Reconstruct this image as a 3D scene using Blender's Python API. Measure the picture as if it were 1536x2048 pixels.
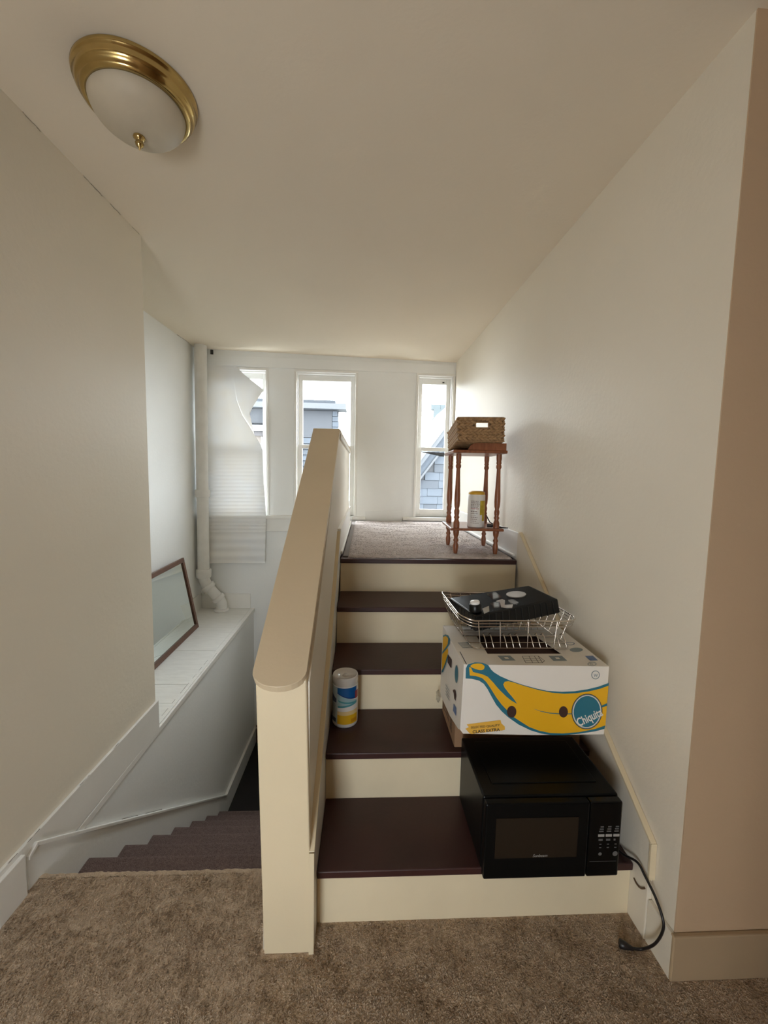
import bpy, bmesh, math, random
from mathutils import Vector, Matrix
from mathutils.geometry import tessellate_polygon
from mathutils import noise as mnoise

for o in list(bpy.data.objects): bpy.data.objects.remove(o, do_unlink=True)
S = bpy.context.scene
COL = S.collection
random.seed(7)

# ------------------------------------------------------------------ camera
F, CZ = 820.0, 1.5373
PITCH, YAW, ROLL = math.radians(5.0404), math.radians(-2.7674), math.radians(1.1189)
FW = Vector((-math.sin(YAW) * math.cos(PITCH), math.cos(YAW) * math.cos(PITCH), -math.sin(PITCH)))
_rt = Vector((math.cos(YAW), math.sin(YAW), 0))
_up = _rt.cross(FW)
RT = _rt * math.cos(ROLL) + _up * math.sin(ROLL)
UP = -_rt * math.sin(ROLL) + _up * math.cos(ROLL)
CAMP = Vector((0, 0, CZ))
cd = bpy.data.cameras.new('camera')
cam = bpy.data.objects.new('camera', cd)
COL.objects.link(cam)
m3 = Matrix((RT, UP, -FW)).transposed()
cam.matrix_world = Matrix.Translation(CAMP) @ m3.to_4x4()
cd.sensor_fit = 'HORIZONTAL'
cd.sensor_width = 36.0
cd.lens = 36.0 * F / 1536.0
cd.clip_start = 0.02
cd.clip_end = 300
S.camera = cam

# ------------------------------------------------------------------ sky, exposure
SKY_STRENGTH = 23.0
w = bpy.data.worlds.new('sky'); S.world = w; w.use_nodes = True
bg = w.node_tree.nodes['Background']
bg.inputs['Color'].default_value = (0.90, 0.96, 1.0, 1)
bg.inputs['Strength'].default_value = SKY_STRENGTH
S.view_settings.view_transform = 'Standard'
S.view_settings.look = 'None'
S.view_settings.gamma = 1.0
S.view_settings.use_curve_mapping = False
S.view_settings.exposure = 0.0
S.cycles.max_bounces = 16
S.cycles.diffuse_bounces = 10
S.cycles.glossy_bounces = 4
S.cycles.transmission_bounces = 8
S.cycles.transparent_max_bounces = 12
S.cycles.caustics_reflective = False
S.cycles.caustics_refractive = False
S.cycles.sample_clamp_indirect = 6.0

def portal(name, loc, sx, sz, face):
    ld = bpy.data.lights.new(name, 'AREA'); ld.shape = 'RECTANGLE'; ld.size = sx; ld.size_y = sz
    ld.cycles.is_portal = True
    o = bpy.data.objects.new(name, ld); COL.objects.link(o)
    o.location = loc
    o.rotation_euler = Vector(face).to_track_quat('-Z', 'Z').to_euler()
    return o

# ------------------------------------------------------------------ key measures (metres)
R, RUN, Y0 = 0.205, 0.3033, 1.2896          # riser, tread run, first riser
XL, XR = -1.223, 0.977                       # stair hall walls
XSL = -0.142                                 # left end of the treads
YF = 4.55                                    # window wall
XN = -1.80                                   # alcove wall beyond the left wall
YLE = 2.389                                  # end of the left wall
YRE = 1.107                                  # near end of the right wall
LZ = 5 * R                                   # landing
def ceil_z(x, y): return 2.737 + (y - 1.107) * 0.0125 - 0.021 * (x - 0.977)
def at(px, py, ax, val):
    d = FW + RT * ((px - 768) / F) + UP * ((1024 - py) / F)
    i = 'xyz'.index(ax)
    return CAMP + d * ((val - CAMP[i]) / d[i])
def at_plane(px, py, p0, n):
    d = FW + RT * ((px - 768) / F) + UP * ((1024 - py) / F)
    return CAMP + d * ((Vector(p0) - CAMP).dot(n) / d.dot(n))

# ------------------------------------------------------------------ materials
def new_mat(name):
    m = bpy.data.materials.new(name); m.use_nodes = True
    nt = m.node_tree
    return m, nt, nt.nodes['Principled BSDF']
def mat(name, col, rough=0.6, metal=0.0, var=0.0, scale=8.0, bump=0.0, bscale=None, spec=None, stretch=None, col2=None, coat=0.0, detail=4.0):
    m, nt, b = new_mat(name)
    b.inputs['Base Color'].default_value = (*col, 1)
    b.inputs['Roughness'].default_value = rough
    b.inputs['Metallic'].default_value = metal
    if spec is not None: b.inputs['Specular IOR Level'].default_value = spec
    if coat: b.inputs['Coat Weight'].default_value = coat; b.inputs['Coat Roughness'].default_value = 0.15
    if var or bump or col2:
        tc = nt.nodes.new('ShaderNodeTexCoord'); mp = nt.nodes.new('ShaderNodeMapping')
        nt.links.new(tc.outputs['Object'], mp.inputs['Vector'])
        if stretch: mp.inputs['Scale'].default_value = stretch
    if var or col2:
        n = nt.nodes.new('ShaderNodeTexNoise'); n.inputs['Scale'].default_value = scale; n.inputs['Detail'].default_value = detail
        nt.links.new(mp.outputs['Vector'], n.inputs['Vector'])
        r = nt.nodes.new('ShaderNodeValToRGB')
        c2 = col2 if col2 else tuple(max(0, c * (1 - var)) for c in col)
        r.color_ramp.elements[0].position = 0.32; r.color_ramp.elements[1].position = 0.68
        r.color_ramp.elements[0].color = (*c2, 1); r.color_ramp.elements[1].color = (*col, 1)
        nt.links.new(n.outputs['Fac'], r.inputs['Fac']); nt.links.new(r.outputs['Color'], b.inputs['Base Color'])
    if bump:
        n2 = nt.nodes.new('ShaderNodeTexNoise'); n2.inputs['Scale'].default_value = bscale or scale * 6; n2.inputs['Detail'].default_value = 5
        nt.links.new(mp.outputs['Vector'], n2.inputs['Vector'])
        bp = nt.nodes.new('ShaderNodeBump'); bp.inputs['Strength'].default_value = bump; bp.inputs['Distance'].default_value = 0.01
        nt.links.new(n2.outputs['Fac'], bp.inputs['Height']); nt.links.new(bp.outputs['Normal'], b.inputs['Normal'])
    return m
M = {}
M['wall'] = mat('wall_paint', (0.765, 0.71, 0.605), 0.55, var=0.03, scale=1.6, bump=0.10, bscale=45)
M['wall_white'] = mat('white_wall_paint', (0.81, 0.82, 0.815), 0.5, var=0.03, scale=2.0, bump=0.10, bscale=40)
M['ceiling'] = mat('ceiling_paint', (0.755, 0.67, 0.545), 0.8, var=0.03, scale=1.2, bump=0.06, bscale=60)
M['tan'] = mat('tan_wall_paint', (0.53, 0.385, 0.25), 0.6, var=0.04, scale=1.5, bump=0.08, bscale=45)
M['trim'] = mat('white_trim_paint', (0.80, 0.79, 0.76), 0.35, var=0.05, scale=6, bump=0.08, bscale=30)
M['cream'] = mat('cream_gloss_paint', (0.72, 0.62, 0.435), 0.33, var=0.04, scale=4, bump=0.05, bscale=50)
M['cream_dim'] = mat('dimmed_cream_paint', (0.42, 0.315, 0.20), 0.4, var=0.05, scale=5)  # cream trim with the dimness of the right end put into its colour
M['cap'] = mat('tan_cap_paint', (0.66, 0.545, 0.38), 0.35, var=0.04, scale=4, bump=0.05, bscale=50)
M['riser'] = mat('cream_riser_paint', (0.79, 0.69, 0.49), 0.42, var=0.06, scale=5, bump=0.06, bscale=40)
M['maroon'] = mat('maroon_tread_paint', (0.052, 0.018, 0.016), 0.42, var=0.25, scale=5, bump=0.05, bscale=60, spec=0.45)
M['carpet'] = mat('beige_carpet', (0.60, 0.47, 0.345), 0.97, col2=(0.45, 0.345, 0.245), scale=38, bump=1.0, bscale=170, spec=0.05)
M['carpet_grey'] = mat('grey_carpet', (0.78, 0.71, 0.685), 0.97, col2=(0.56, 0.50, 0.48), scale=60, bump=1.0, bscale=170, spec=0.05, stretch=(0.6, 1.6, 1))
M['carpet_brown'] = mat('brown_stair_carpet', (0.20, 0.148, 0.138), 0.97, col2=(0.14, 0.10, 0.093), scale=90, bump=0.8, bscale=220, spec=0.05)
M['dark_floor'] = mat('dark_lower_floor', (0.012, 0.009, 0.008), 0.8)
M['board_brown'] = mat('brown_board', (0.10, 0.055, 0.035), 0.6)
M['gap'] = mat('dark_gap', (0.03, 0.027, 0.024), 0.9)
M['joint'] = mat('open_joint_grime', (0.10, 0.09, 0.08), 0.9)
M['binding'] = mat('carpet_binding', (0.20, 0.175, 0.165), 0.95)
M['pipe'] = mat('painted_iron_pipe', (0.79, 0.785, 0.765), 0.45, var=0.06, scale=12, bump=0.15, bscale=30)
M['ledge'] = mat('white_ledge_paint', (0.82, 0.82, 0.80), 0.45, var=0.08, scale=9, bump=0.18, bscale=24, stretch=(1, 4, 1))
M['walnut'] = mat('walnut_frame', (0.135, 0.062, 0.036), 0.4, col2=(0.085, 0.036, 0.021), scale=14, stretch=(8, 1, 8))
M['mirror'] = mat('mirror_glass', (0.80, 0.87, 0.85), 0.015, metal=1.0)
M['brass'] = mat('polished_brass', (0.56, 0.41, 0.17), 0.17, metal=1.0, var=0.15, scale=18)
M['frost'] = mat('frosted_glass_bowl', (0.53, 0.47, 0.365), 0.5, var=0.08, scale=14, spec=0.3)
M['oak'] = mat('cherry_stained_wood', (0.30, 0.105, 0.042), 0.34, col2=(0.20, 0.065, 0.026), scale=10, stretch=(6, 6, 1))
M['weave'] = mat('woven_seagrass', (0.40, 0.245, 0.12), 0.7, col2=(0.27, 0.155, 0.07), scale=40, bump=0.25, bscale=200)
M['weave_dark'] = mat('basket_lining', (0.13, 0.075, 0.04), 0.9)
M['white_plastic'] = mat('white_plastic', (0.80, 0.79, 0.77), 0.3)
M['clear_lid'] = mat('milky_lid_plastic', (0.66, 0.64, 0.61), 0.16, coat=0.6)
M['blue'] = mat('print_blue', (0.005, 0.10, 0.34), 0.35)
M['blue_dark'] = mat('print_dark_blue', (0.004, 0.045, 0.20), 0.35)
M['teal_l'] = mat('print_pale_teal', (0.36, 0.55, 0.60), 0.35)
M['teal'] = mat('print_teal', (0.10, 0.36, 0.42), 0.35)
M['pale'] = mat('print_pale_blue', (0.45, 0.56, 0.60), 0.4)
M['navy'] = mat('print_navy', (0.05, 0.085, 0.16), 0.4)
M['red'] = mat('print_red', (0.33, 0.03, 0.04), 0.35)
M['yellow'] = mat('print_yellow', (0.80, 0.47, 0.015), 0.4)
M['yellow_l'] = mat('print_light_yellow', (0.80, 0.62, 0.30), 0.4)
M['yellow_d'] = mat('print_deep_yellow', (0.66, 0.30, 0.01), 0.4)
M['lid_yellow'] = mat('yellow_lid_plastic', (0.66, 0.38, 0.03), 0.35)
M['lemon'] = mat('print_lemon', (0.58, 0.47, 0.04), 0.4, col2=(0.42, 0.30, 0.02), scale=40)
M['print_grey'] = mat('print_grey_text', (0.34, 0.30, 0.28), 0.5)
M['card_white'] = mat('white_cardboard', (0.80, 0.76, 0.70), 0.6, var=0.04, scale=6, bump=0.05, bscale=60)
M['card_brown'] = mat('brown_cardboard', (0.30, 0.175, 0.095), 0.8, var=0.10, scale=7, bump=0.1, bscale=60)
M['card_in'] = mat('dark_box_inside', (0.05, 0.022, 0.016), 0.9)
M['b_teal'] = mat('banana_print_teal', (0.018, 0.155, 0.225), 0.5)
M['b_yellow'] = mat('banana_print_yellow', (0.80, 0.43, 0.008), 0.5)
M['b_orange'] = mat('label_print_orange', (0.78, 0.44, 0.06), 0.5)
M['b_black'] = mat('print_black', (0.03, 0.028, 0.025), 0.5)
M['b_grey'] = mat('print_blue_grey', (0.24, 0.29, 0.31), 0.55)
M['b_blue'] = mat('print_mid_blue', (0.12, 0.19, 0.36), 0.55)
M['mw_black'] = mat('black_appliance', (0.004, 0.004, 0.004), 0.33, spec=0.12)
M['mw_gloss'] = mat('black_gloss_panel', (0.003, 0.003, 0.003), 0.2, spec=0.25)
M['mw_window'] = mat('brown_door_glass', (0.020, 0.014, 0.009), 0.25, spec=0.3)
M['mw_print'] = mat('panel_print_grey', (0.34, 0.33, 0.31), 0.5)
M['mw_print2'] = mat('panel_print_dim', (0.10, 0.10, 0.10), 0.5)
M['cable'] = mat('black_cable', (0.012, 0.010, 0.010), 0.4)
M['wire_brown'] = mat('brown_wire', (0.13, 0.07, 0.035), 0.5)
M['chrome'] = mat('chrome_wire', (0.66, 0.60, 0.54), 0.20, metal=1.0)
M['tray'] = mat('black_ribbed_plastic', (0.006, 0.006, 0.006), 0.32, spec=0.3)
M['tray_top'] = mat('black_matte_plastic', (0.003, 0.003, 0.003), 0.35, spec=0.03)
M['silver'] = mat('grey_plastic_film', (0.33, 0.31, 0.29), 0.16, coat=0.5)
M['glossy_white'] = mat('glossy_white_cap', (0.88, 0.88, 0.88), 0.08, coat=1.0)
M['slate'] = mat('slate_shingle', (0.0081, 0.0117, 0.0170), 0.8, col2=(0.0061, 0.0090, 0.0138), scale=9, bump=0.08, bscale=20)
M['slate_b'] = mat('slate_shingle_pale', (0.0154, 0.0209, 0.0289), 0.8, col2=(0.0116, 0.0165, 0.0237), scale=9, bump=0.08, bscale=20)
M['slate_d'] = mat('slate_panel_dark', (0.0016, 0.0031, 0.0062), 0.7, col2=(0.0022, 0.0041, 0.0079), scale=2)
M['ext_trim'] = mat('exterior_trim', (0.0140, 0.0165, 0.0206), 0.6)
M['ext_white'] = mat('exterior_white', (0.1056, 0.1056, 0.1056), 0.6)
M['ext_beige'] = mat('exterior_beige', (0.0455, 0.0367, 0.0297), 0.8)
M['ext_brown'] = mat('exterior_brown', (0.0126, 0.0105, 0.0115), 0.8)
M['roof_pale'] = mat('pale_roof_shingle', (0.1080, 0.1188, 0.1242), 0.8, var=0.2, scale=14)
M['roof_aqua'] = mat('aqua_roof_shingle', (0.0149, 0.0228, 0.0257), 0.8, var=0.25, scale=9)
M['ground'] = mat('ground', (0.10, 0.10, 0.09), 0.9)
def glass_mat():
    m, nt, b = new_mat('window_glass')
    t = nt.nodes.new('ShaderNodeBsdfTransparent'); t.inputs['Color'].default_value = (0.97, 0.985, 0.98, 1)
    g = nt.nodes.new('ShaderNodeBsdfGlossy'); g.inputs['Roughness'].default_value = 0.03
    fr = nt.nodes.new('ShaderNodeFresnel'); fr.inputs['IOR'].default_value = 1.45
    mx = nt.nodes.new('ShaderNodeMixShader')
    nt.links.new(fr.outputs[0], mx.inputs[0]); nt.links.new(t.outputs[0], mx.inputs[1]); nt.links.new(g.outputs[0], mx.inputs[2])
    nt.links.new(mx.outputs[0], nt.nodes['Material Output'].inputs['Surface'])
    return m
M['glass'] = glass_mat()
def film_mat(name, tcol, fac):
    m, nt, b = new_mat(name)
    t = nt.nodes.new('ShaderNodeBsdfTransparent'); t.inputs['Color'].default_value = (*tcol, 1)
    g = nt.nodes.new('ShaderNodeBsdfGlossy'); g.inputs['Roughness'].default_value = 0.08
    mx = nt.nodes.new('ShaderNodeMixShader'); mx.inputs[0].default_value = fac
    nt.links.new(t.outputs[0], mx.inputs[1]); nt.links.new(g.outputs[0], mx.inputs[2])
    nt.links.new(mx.outputs[0], nt.nodes['Material Output'].inputs['Surface'])
    return m
M['film'] = film_mat('clear_plastic_film', (0.9, 0.9, 0.9), 0.14)
def paper_mat():
    m, nt, b = new_mat('white_paper')
    tc = nt.nodes.new('ShaderNodeTexCoord')
    n = nt.nodes.new('ShaderNodeTexNoise'); n.inputs['Scale'].default_value = 3
    r = nt.nodes.new('ShaderNodeValToRGB')
    r.color_ramp.elements[0].position = 0.35; r.color_ramp.elements[1].position = 0.6
    r.color_ramp.elements[0].color = (0.80, 0.785, 0.75, 1); r.color_ramp.elements[1].color = (0.80, 0.815, 0.83, 1)
    nt.links.new(tc.outputs['Object'], n.inputs['Vector']); nt.links.new(n.outputs['Fac'], r.inputs['Fac'])
    d = nt.nodes.new('ShaderNodeBsdfDiffuse'); t = nt.nodes.new('ShaderNodeBsdfTranslucent')
    nt.links.new(r.outputs['Color'], d.inputs['Color']); nt.links.new(r.outputs['Color'], t.inputs['Color'])
    mx = nt.nodes.new('ShaderNodeMixShader'); mx.inputs[0].default_value = 0.065
    nt.links.new(d.outputs[0], mx.inputs[1]); nt.links.new(t.outputs[0], mx.inputs[2])
    nt.links.new(mx.outputs[0], nt.nodes['Material Output'].inputs['Surface'])
    return m
M['paper'] = paper_mat()

# ------------------------------------------------------------------ mesh helpers
def tag(o, label, cat, group=None):
    o['label'] = label; o['category'] = cat
    if group: o['group'] = group
    return o
def thing(name, loc, label, cat, group=None):
    o = bpy.data.objects.new(name, None); COL.objects.link(o)
    o.location = loc; o.empty_display_size = 0.05
    return tag(o, label, cat, group)
def attach(o, parent):
    o.parent = parent
    o.matrix_parent_inverse = Matrix.Translation(-Vector(wpos(parent)))
    return o
def wpos(o):
    p = Vector(o.location)
    return p
class MB:
    def __init__(s): s.v = []; s.f = []; s.sm = []
    def add(s, vs, fs, smooth=False):
        b = len(s.v); s.v += [Vector(v) for v in vs]
        for f in fs: s.f.append([b + i for i in f]); s.sm.append(smooth)
        return s
    def box(s, x0, x1, y0, y1, z0, z1):
        return s.hexa([(x0,y0,z0),(x1,y0,z0),(x1,y1,z0),(x0,y1,z0),(x0,y0,z1),(x1,y0,z1),(x1,y1,z1),(x0,y1,z1)])
    def hexa(s, c):
        return s.add(c, [(3,2,1,0),(4,5,6,7),(0,1,5,4),(1,2,6,5),(2,3,7,6),(3,0,4,7)])
    def prism(s, poly, d):
        """planar polygon of 3D points extruded by vector d"""
        n = len(poly); d = Vector(d); P = [Vector(p) for p in poly]
        tris = tessellate_polygon([P])
        fs = [tuple(t) for t in tris] + [tuple(i + n for i in reversed(t)) for t in tris]
        fs += [(i, (i + 1) % n, (i + 1) % n + n, i + n) for i in range(n)]
        return s.add(P + [p + d for p in P], fs)
    def sheet(s, poly):
        P = [Vector(p) for p in poly]
        return s.add(P, [tuple(t) for t in tessellate_polygon([P])])
    def tube(s, path, r, n=8, caps=True, closed=False):
        P = [Vector(p) for p in path]; N = len(P)
        rs = r if isinstance(r, (list, tuple)) else [r] * N
        ref = None; rings = []
        for i in range(N):
            if closed: t = (P[(i + 1) % N] - P[i - 1]).normalized()
            else: t = (P[min(i + 1, N - 1)] - P[max(i - 1, 0)]).normalized()
            if ref is None:
                ref = Vector((0, 0, 1)) if abs(t.z) < 0.9 else Vector((1, 0, 0))
                ref = (ref - t * ref.dot(t)).normalized()
            else:
                ref = (ref - t * ref.dot(t)).normalized()
            bi = t.cross(ref)
            rings.append([P[i] + (ref * math.cos(2*math.pi*k/n) + bi * math.sin(2*math.pi*k/n)) * rs[i] for k in range(n)])
        vs = [v for rg in rings for v in rg]; fs = []
        for i in range(N if closed else N - 1):
            j = (i + 1) % N
            for k in range(n):
                fs.append((i*n+k, i*n+(k+1)%n, j*n+(k+1)%n, j*n+k))
        s.add(vs, fs, True)
        if caps and not closed:
            s.add(rings[0], [tuple(range(n))]); s.add(rings[-1], [tuple(reversed(range(n)))])
        return s
    def lathe(s, prof, c, n=32, smooth=True, axis=None):
        """profile of (r, z) about a vertical axis through c"""
        c = Vector(c); vs = []; fs = []
        for r, z in prof:
            for k in range(n):
                a = 2*math.pi*k/n; vs.append(c + Vector((r*math.cos(a), r*math.sin(a), z)))
        for i in range(len(prof) - 1):
            for k in range(n):
                fs.append((i*n+k, i*n+(k+1)%n, (i+1)*n+(k+1)%n, (i+1)*n+k))
        return s.add(vs, fs, smooth)
    def disc(s, c, r, n=32, normal=(0,0,1), rx=None):
        c = Vector(c); q = Vector(normal).to_track_quat('Z', 'Y')
        return s.add([c + q @ Vector((r*math.cos(2*math.pi*k/n), (rx or r)*math.sin(2*math.pi*k/n), 0)) for k in range(n)], [tuple(range(n))])
    def grid(s, fn, nu, nv, smooth=True):
        vs = [fn(i / nu, j / nv) for j in range(nv + 1) for i in range(nu + 1)]
        fs = [(j*(nu+1)+i, j*(nu+1)+i+1, (j+1)*(nu+1)+i+1, (j+1)*(nu+1)+i) for j in range(nv) for i in range(nu)]
        return s.add(vs, fs, smooth)
    def xf(s, m):
        s.v = [m @ v for v in s.v]; return s
    def build(s, name, m, parent=None, bevel=0.0, seg=2, smooth_all=False, kind=None, fixn=True):
        me = bpy.data.meshes.new(name)
        me.from_pydata([tuple(v) for v in s.v], [], s.f)
        me.polygons.foreach_set('use_smooth', [bool(x) or smooth_all for x in s.sm])
        if fixn or bevel:
            bm = bmesh.new(); bm.from_mesh(me)
            if bevel:
                bmesh.ops.remove_doubles(bm, verts=bm.verts, dist=1e-6)
            if fixn: bmesh.ops.recalc_face_normals(bm, faces=bm.faces)
            if bevel:
                es = [e for e in bm.edges if len(e.link_faces) == 2 and e.calc_face_angle(0) > 0.5]
                bmesh.ops.bevel(bm, geom=es, offset=bevel, segments=seg, profile=0.5, affect='EDGES', clamp_overlap=True)
            bm.to_mesh(me); bm.free()
        me.materials.append(M[m] if isinstance(m, str) else m)
        o = bpy.data.objects.new(name, me); COL.objects.link(o)
        if kind: o['kind'] = kind
        if parent is not None: attach(o, parent)
        return o
def bx(name, x0, x1, y0, y1, z0, z1, m, parent=None, bevel=0.0, kind=None):
    return MB().box(x0, x1, y0, y1, z0, z1).build(name, m, parent, bevel, kind=kind)
def yzprism(name, pts, x0, x1, m, parent=None, bevel=0.0, kind=None):
    return MB().prism([(x0, y, z) for y, z in pts], (x1 - x0, 0, 0)).build(name, m, parent, bevel, kind=kind)
def text_mesh(name, txt, m, parent, origin, ux, uy, size, align='CENTER', shear=0.0, lift=0.0008, width=None, bold=0.0, height=None):
    cu = bpy.data.curves.new(name + '_curve', 'FONT'); cu.body = txt; cu.size = 1.0; cu.align_x = align; cu.shear = shear; cu.offset = bold
    cu.resolution_u = 3
    tmp = bpy.data.objects.new(name + '_tmp', cu); COL.objects.link(tmp)
    dg = bpy.context.evaluated_depsgraph_get(); dg.update()
    me = bpy.data.meshes.new_from_object(tmp.evaluated_get(dg))
    bpy.data.objects.remove(tmp, do_unlink=True); bpy.data.curves.remove(cu)
    ux = Vector(ux).normalized(); uy = Vector(uy).normalized(); nrm = ux.cross(uy)
    xs = [v.co.x for v in me.vertices]; w0 = max(xs) - min(xs)
    sx = (width / w0) if width else size
    sy = size
    if height:
        ys = [v.co.y for v in me.vertices]; sy = height / (max(ys) - min(ys))
    for v in me.vertices:
        c = v.co.copy(); v.co = Vector(origin) + ux * (c.x * sx) + uy * (c.y * sy) + nrm * lift
    me.name = name; me.materials.clear(); me.materials.append(M[m])
    o = bpy.data.objects.new(name, me); COL.objects.link(o)
    attach(o, parent)
    return o

# ================================================================== SETTING
def struct(o): o['kind'] = 'structure'; return o
YB = -1.45      # wall behind the camera
XE = 2.5       # far right wall of the hall behind the camera
# --- carpeted floor (fine pile where it can be seen)
def pile(x, y, amp=0.006):
    a = mnoise.noise(Vector((x*22, y*30, 0.3))) * 0.55 + mnoise.noise(Vector((x*75, y*95, 1.7))) * 0.6 + mnoise.noise(Vector((x*6, y*7, 4))) * 0.5
    return a * amp
def carpet_patch(mb, x0, x1, y0, y1, st, z, amp, drop=None):
    nu = max(1, int((x1-x0)/st)); nv = max(1, int((y1-y0)/st))
    def fn(u, v):
        x = x0+(x1-x0)*u; y = y0+(y1-y0)*v
        zz = z + pile(x, y, amp)
        return (x, y, zz)
    mb.grid(fn, nu, nv)
mb = MB()
carpet_patch(mb, XL, 1.7, 0.75, Y0 + 0.004, 0.008, 0.0, 0.0018)
carpet_patch(mb, XL, -0.30, Y0 + 0.004, 1.475, 0.008, 0.0, 0.0018)
mb.add([(XL,YB,0),(XE,YB,0),(XE,0.75,0),(XL,0.75,0)], [(0,1,2,3)])
mb.add([(1.7,0.75,0),(XE,0.75,0),(XE,YRE,0),(1.7,YRE,0)], [(0,1,2,3)])
def nose_fn(u, v):
    x = XL + (-0.30 - XL) * u
    a = v * math.pi * 0.5 * 1.0
    if v < 0.6:
        t = v / 0.6 * math.pi / 2; y = 1.475 + 0.045 * math.sin(t); z = -0.045 * (1 - math.cos(t))
    else:
        y = 1.52; z = -0.045 - 0.16 * (v - 0.6) / 0.4
    d = pile(x, y + z, 0.007)
    return (x, y + d * 0.6 * min(1, v * 2), z + d * (1 - min(1, v)))
mb.grid(nose_fn, 150, 26)
floor = struct(mb.build('floor', 'carpet', fixn=False))
# tufts of the carpet pile
import numpy as np
def tufts(name, x0, x1, y0, y1, z, n, hgt, wid, m, par, seed, keep=None):
    r = np.random.default_rng(seed)
    x = r.uniform(x0, x1, n); y = r.uniform(y0, y1, n)
    if keep is not None:
        k = keep(x, y); x, y = x[k], y[k]
    n = len(x)
    a = r.uniform(0, np.pi*2, n)
    # neighbouring tufts lean the same way
    la = np.sin(x*31+2*np.sin(y*17))*1.3+np.sin(y*43+x*13)*1.3+r.normal(0, 1.0, n)
    ln = r.uniform(0.3, 1.0, n)*hgt; h = hgt*r.uniform(0.6, 1.1, n)
    wv = wid*r.uniform(0.7, 1.3, n)
    dx, dy = np.cos(a)*wv/2, np.sin(a)*wv/2
    lx, ly = np.cos(la)*ln, np.sin(la)*ln
    zz = np.full(n, z-0.004)
    V = np.empty((n, 5, 3), dtype=np.float32)
    V[:,0] = np.stack([x-dx, y-dy, zz], 1); V[:,1] = np.stack([x+dx, y+dy, zz], 1)
    V[:,2] = np.stack([x+dx*1.1+lx*0.35, y+dy*1.1+ly*0.35, zz+h*0.65], 1); V[:,3] = np.stack([x-dx*1.1+lx*0.35, y-dy*1.1+ly*0.35, zz+h*0.65], 1)
    V[:,4] = np.stack([x+lx, y+ly, zz+h], 1)
    b = (np.arange(n)*5)[:,None]
    F3 = np.concatenate([b+np.array([[0,1,2]]), b+np.array([[0,2,3]]), b+np.array([[3,2,4]])], 0)
    me = bpy.data.meshes.new(name)
    me.vertices.add(n*5); me.vertices.foreach_set('co', V.ravel())
    nf = len(F3); me.loops.add(nf*3); me.loops.foreach_set('vertex_index', F3.astype(np.int32).ravel())
    me.polygons.add(nf); me.polygons.foreach_set('loop_start', np.arange(0, nf*3, 3, dtype=np.int32))
    me.polygons.foreach_set('loop_total', np.full(nf, 3, dtype=np.int32))
    me.update(); me.validate()
    me.materials.append(M[m])
    o = bpy.data.objects.new(name, me); COL.objects.link(o); o['kind'] = 'stuff'
    attach(o, par)
    return o
tufts('carpet_pile', XL+0.02, 1.45, 0.88, 1.478, 0.0, 190000, 0.0075, 0.0036, 'carpet', floor, 1,
      keep=lambda x, y: ((y < Y0-0.006) & ~((x > -0.312) & (x < -0.14) & (y > 1.19)) & ~((x > XR-0.018) & (y > YRE-0.024)) | ((x < -0.312) & (y >= Y0-0.006))) & ~((x < XL+0.03) & (y < 1.42)))
# sub-floor under the carpet edge
bx('subfloor', XL-0.1, XE+0.1, YB-0.1, 1.28, -0.06, -0.012, 'gap', floor)
bx('subfloor', XL, -0.30, 0.9, 1.49, -0.19, -0.02, 'gap', floor)
# --- ceiling
mb = MB()
c = [(XN-0.1,YB-0.1),(XE+0.1,YB-0.1),(XE+0.1,YF+0.15),(XN-0.1,YF+0.15)]
mb.hexa([(x,y,ceil_z(x,y)) for x,y in c] + [(x,y,ceil_z(x,y)+0.12) for x,y in c])
struct(mb.build('ceiling', 'ceiling'))
# --- left wall (near) with its returning end
HW = 3.0
mb = MB()
mb.box(XN-0.12, XL, 0.9, YLE, -0.02, HW)
mb.box(XL-0.13, XL, YB, 0.9, -0.02, HW)
wl = struct(mb.build('wall_left', 'wall'))
# baseboard along the left wall
bl = struct(MB().prism([(XL,YB,0.0),(XL,YLE+0.012,0.0),(XL,YLE+0.012,0.178),(XL,YB,0.178)], (0.014,0,0)).build('baseboard_left', 'trim', bevel=0.003))
MB().prism([(XL+0.002,y,z) for y,z in [(1.30,0),(1.415,0),(1.415,0.160),(1.30,0.160)]], (0.026,0,0)).build('plinth_block', 'trim', bl, bevel=0.003)
MB().prism([(XL+0.002,y,z) for y,z in [(0.2,0),(1.297,0),(1.297,0.155),(0.2,0.155)]], (0.020,0,0)).build('lower_board', 'trim', bl, bevel=0.003)
# --- alcove beyond the left wall
struct(bx('wall_alcove', XN-0.12, XN, YLE, YF+0.1, -0.05, HW, 'wall_white'))
# --- ledge at floor level in the alcove, made of boards
def lz(y): return 0.004 + 0.0142*(y-YLE)
def slab(nm, x0, x1, y0, y1, t, m, par, up=0.0, bevel=0.0015):
    return MB().hexa([(x0,y0,lz(y0)-t),(x1,y0,lz(y0)-t),(x1,y1,lz(y1)-t),(x0,y1,lz(y1)-t),(x0,y0,lz(y0)+up),(x1,y0,lz(y0)+up),(x1,y1,lz(y1)+up),(x0,y1,lz(y1)+up)]).build(nm, m, par, bevel=bevel)
ledge = struct(slab('ledge_left', XN, XL-0.002, YLE, YF, 0.07, 'gap', None, up=-0.010, bevel=0))
ledge['label'] = 'white painted boarded ledge beside the descending stairs'; 
ys = [YLE, 2.66, 2.90, 3.12, 3.46, 3.98, YF]
for i in range(len(ys)-1):
    slab('plank', XN+0.004, XL-0.030, ys[i]+0.0015, ys[i+1]-0.0015, 0.012, 'ledge', ledge, up=random.uniform(-0.0015, 0.0015))
slab('plank', XL-0.0285, XL-0.004, YLE, 3.40, 0.012, 'ledge', ledge, up=0.002)
slab('plank', XL-0.0275, XL-0.002, 3.403, YF, 0.012, 'ledge', ledge, up=0.001)
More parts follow.
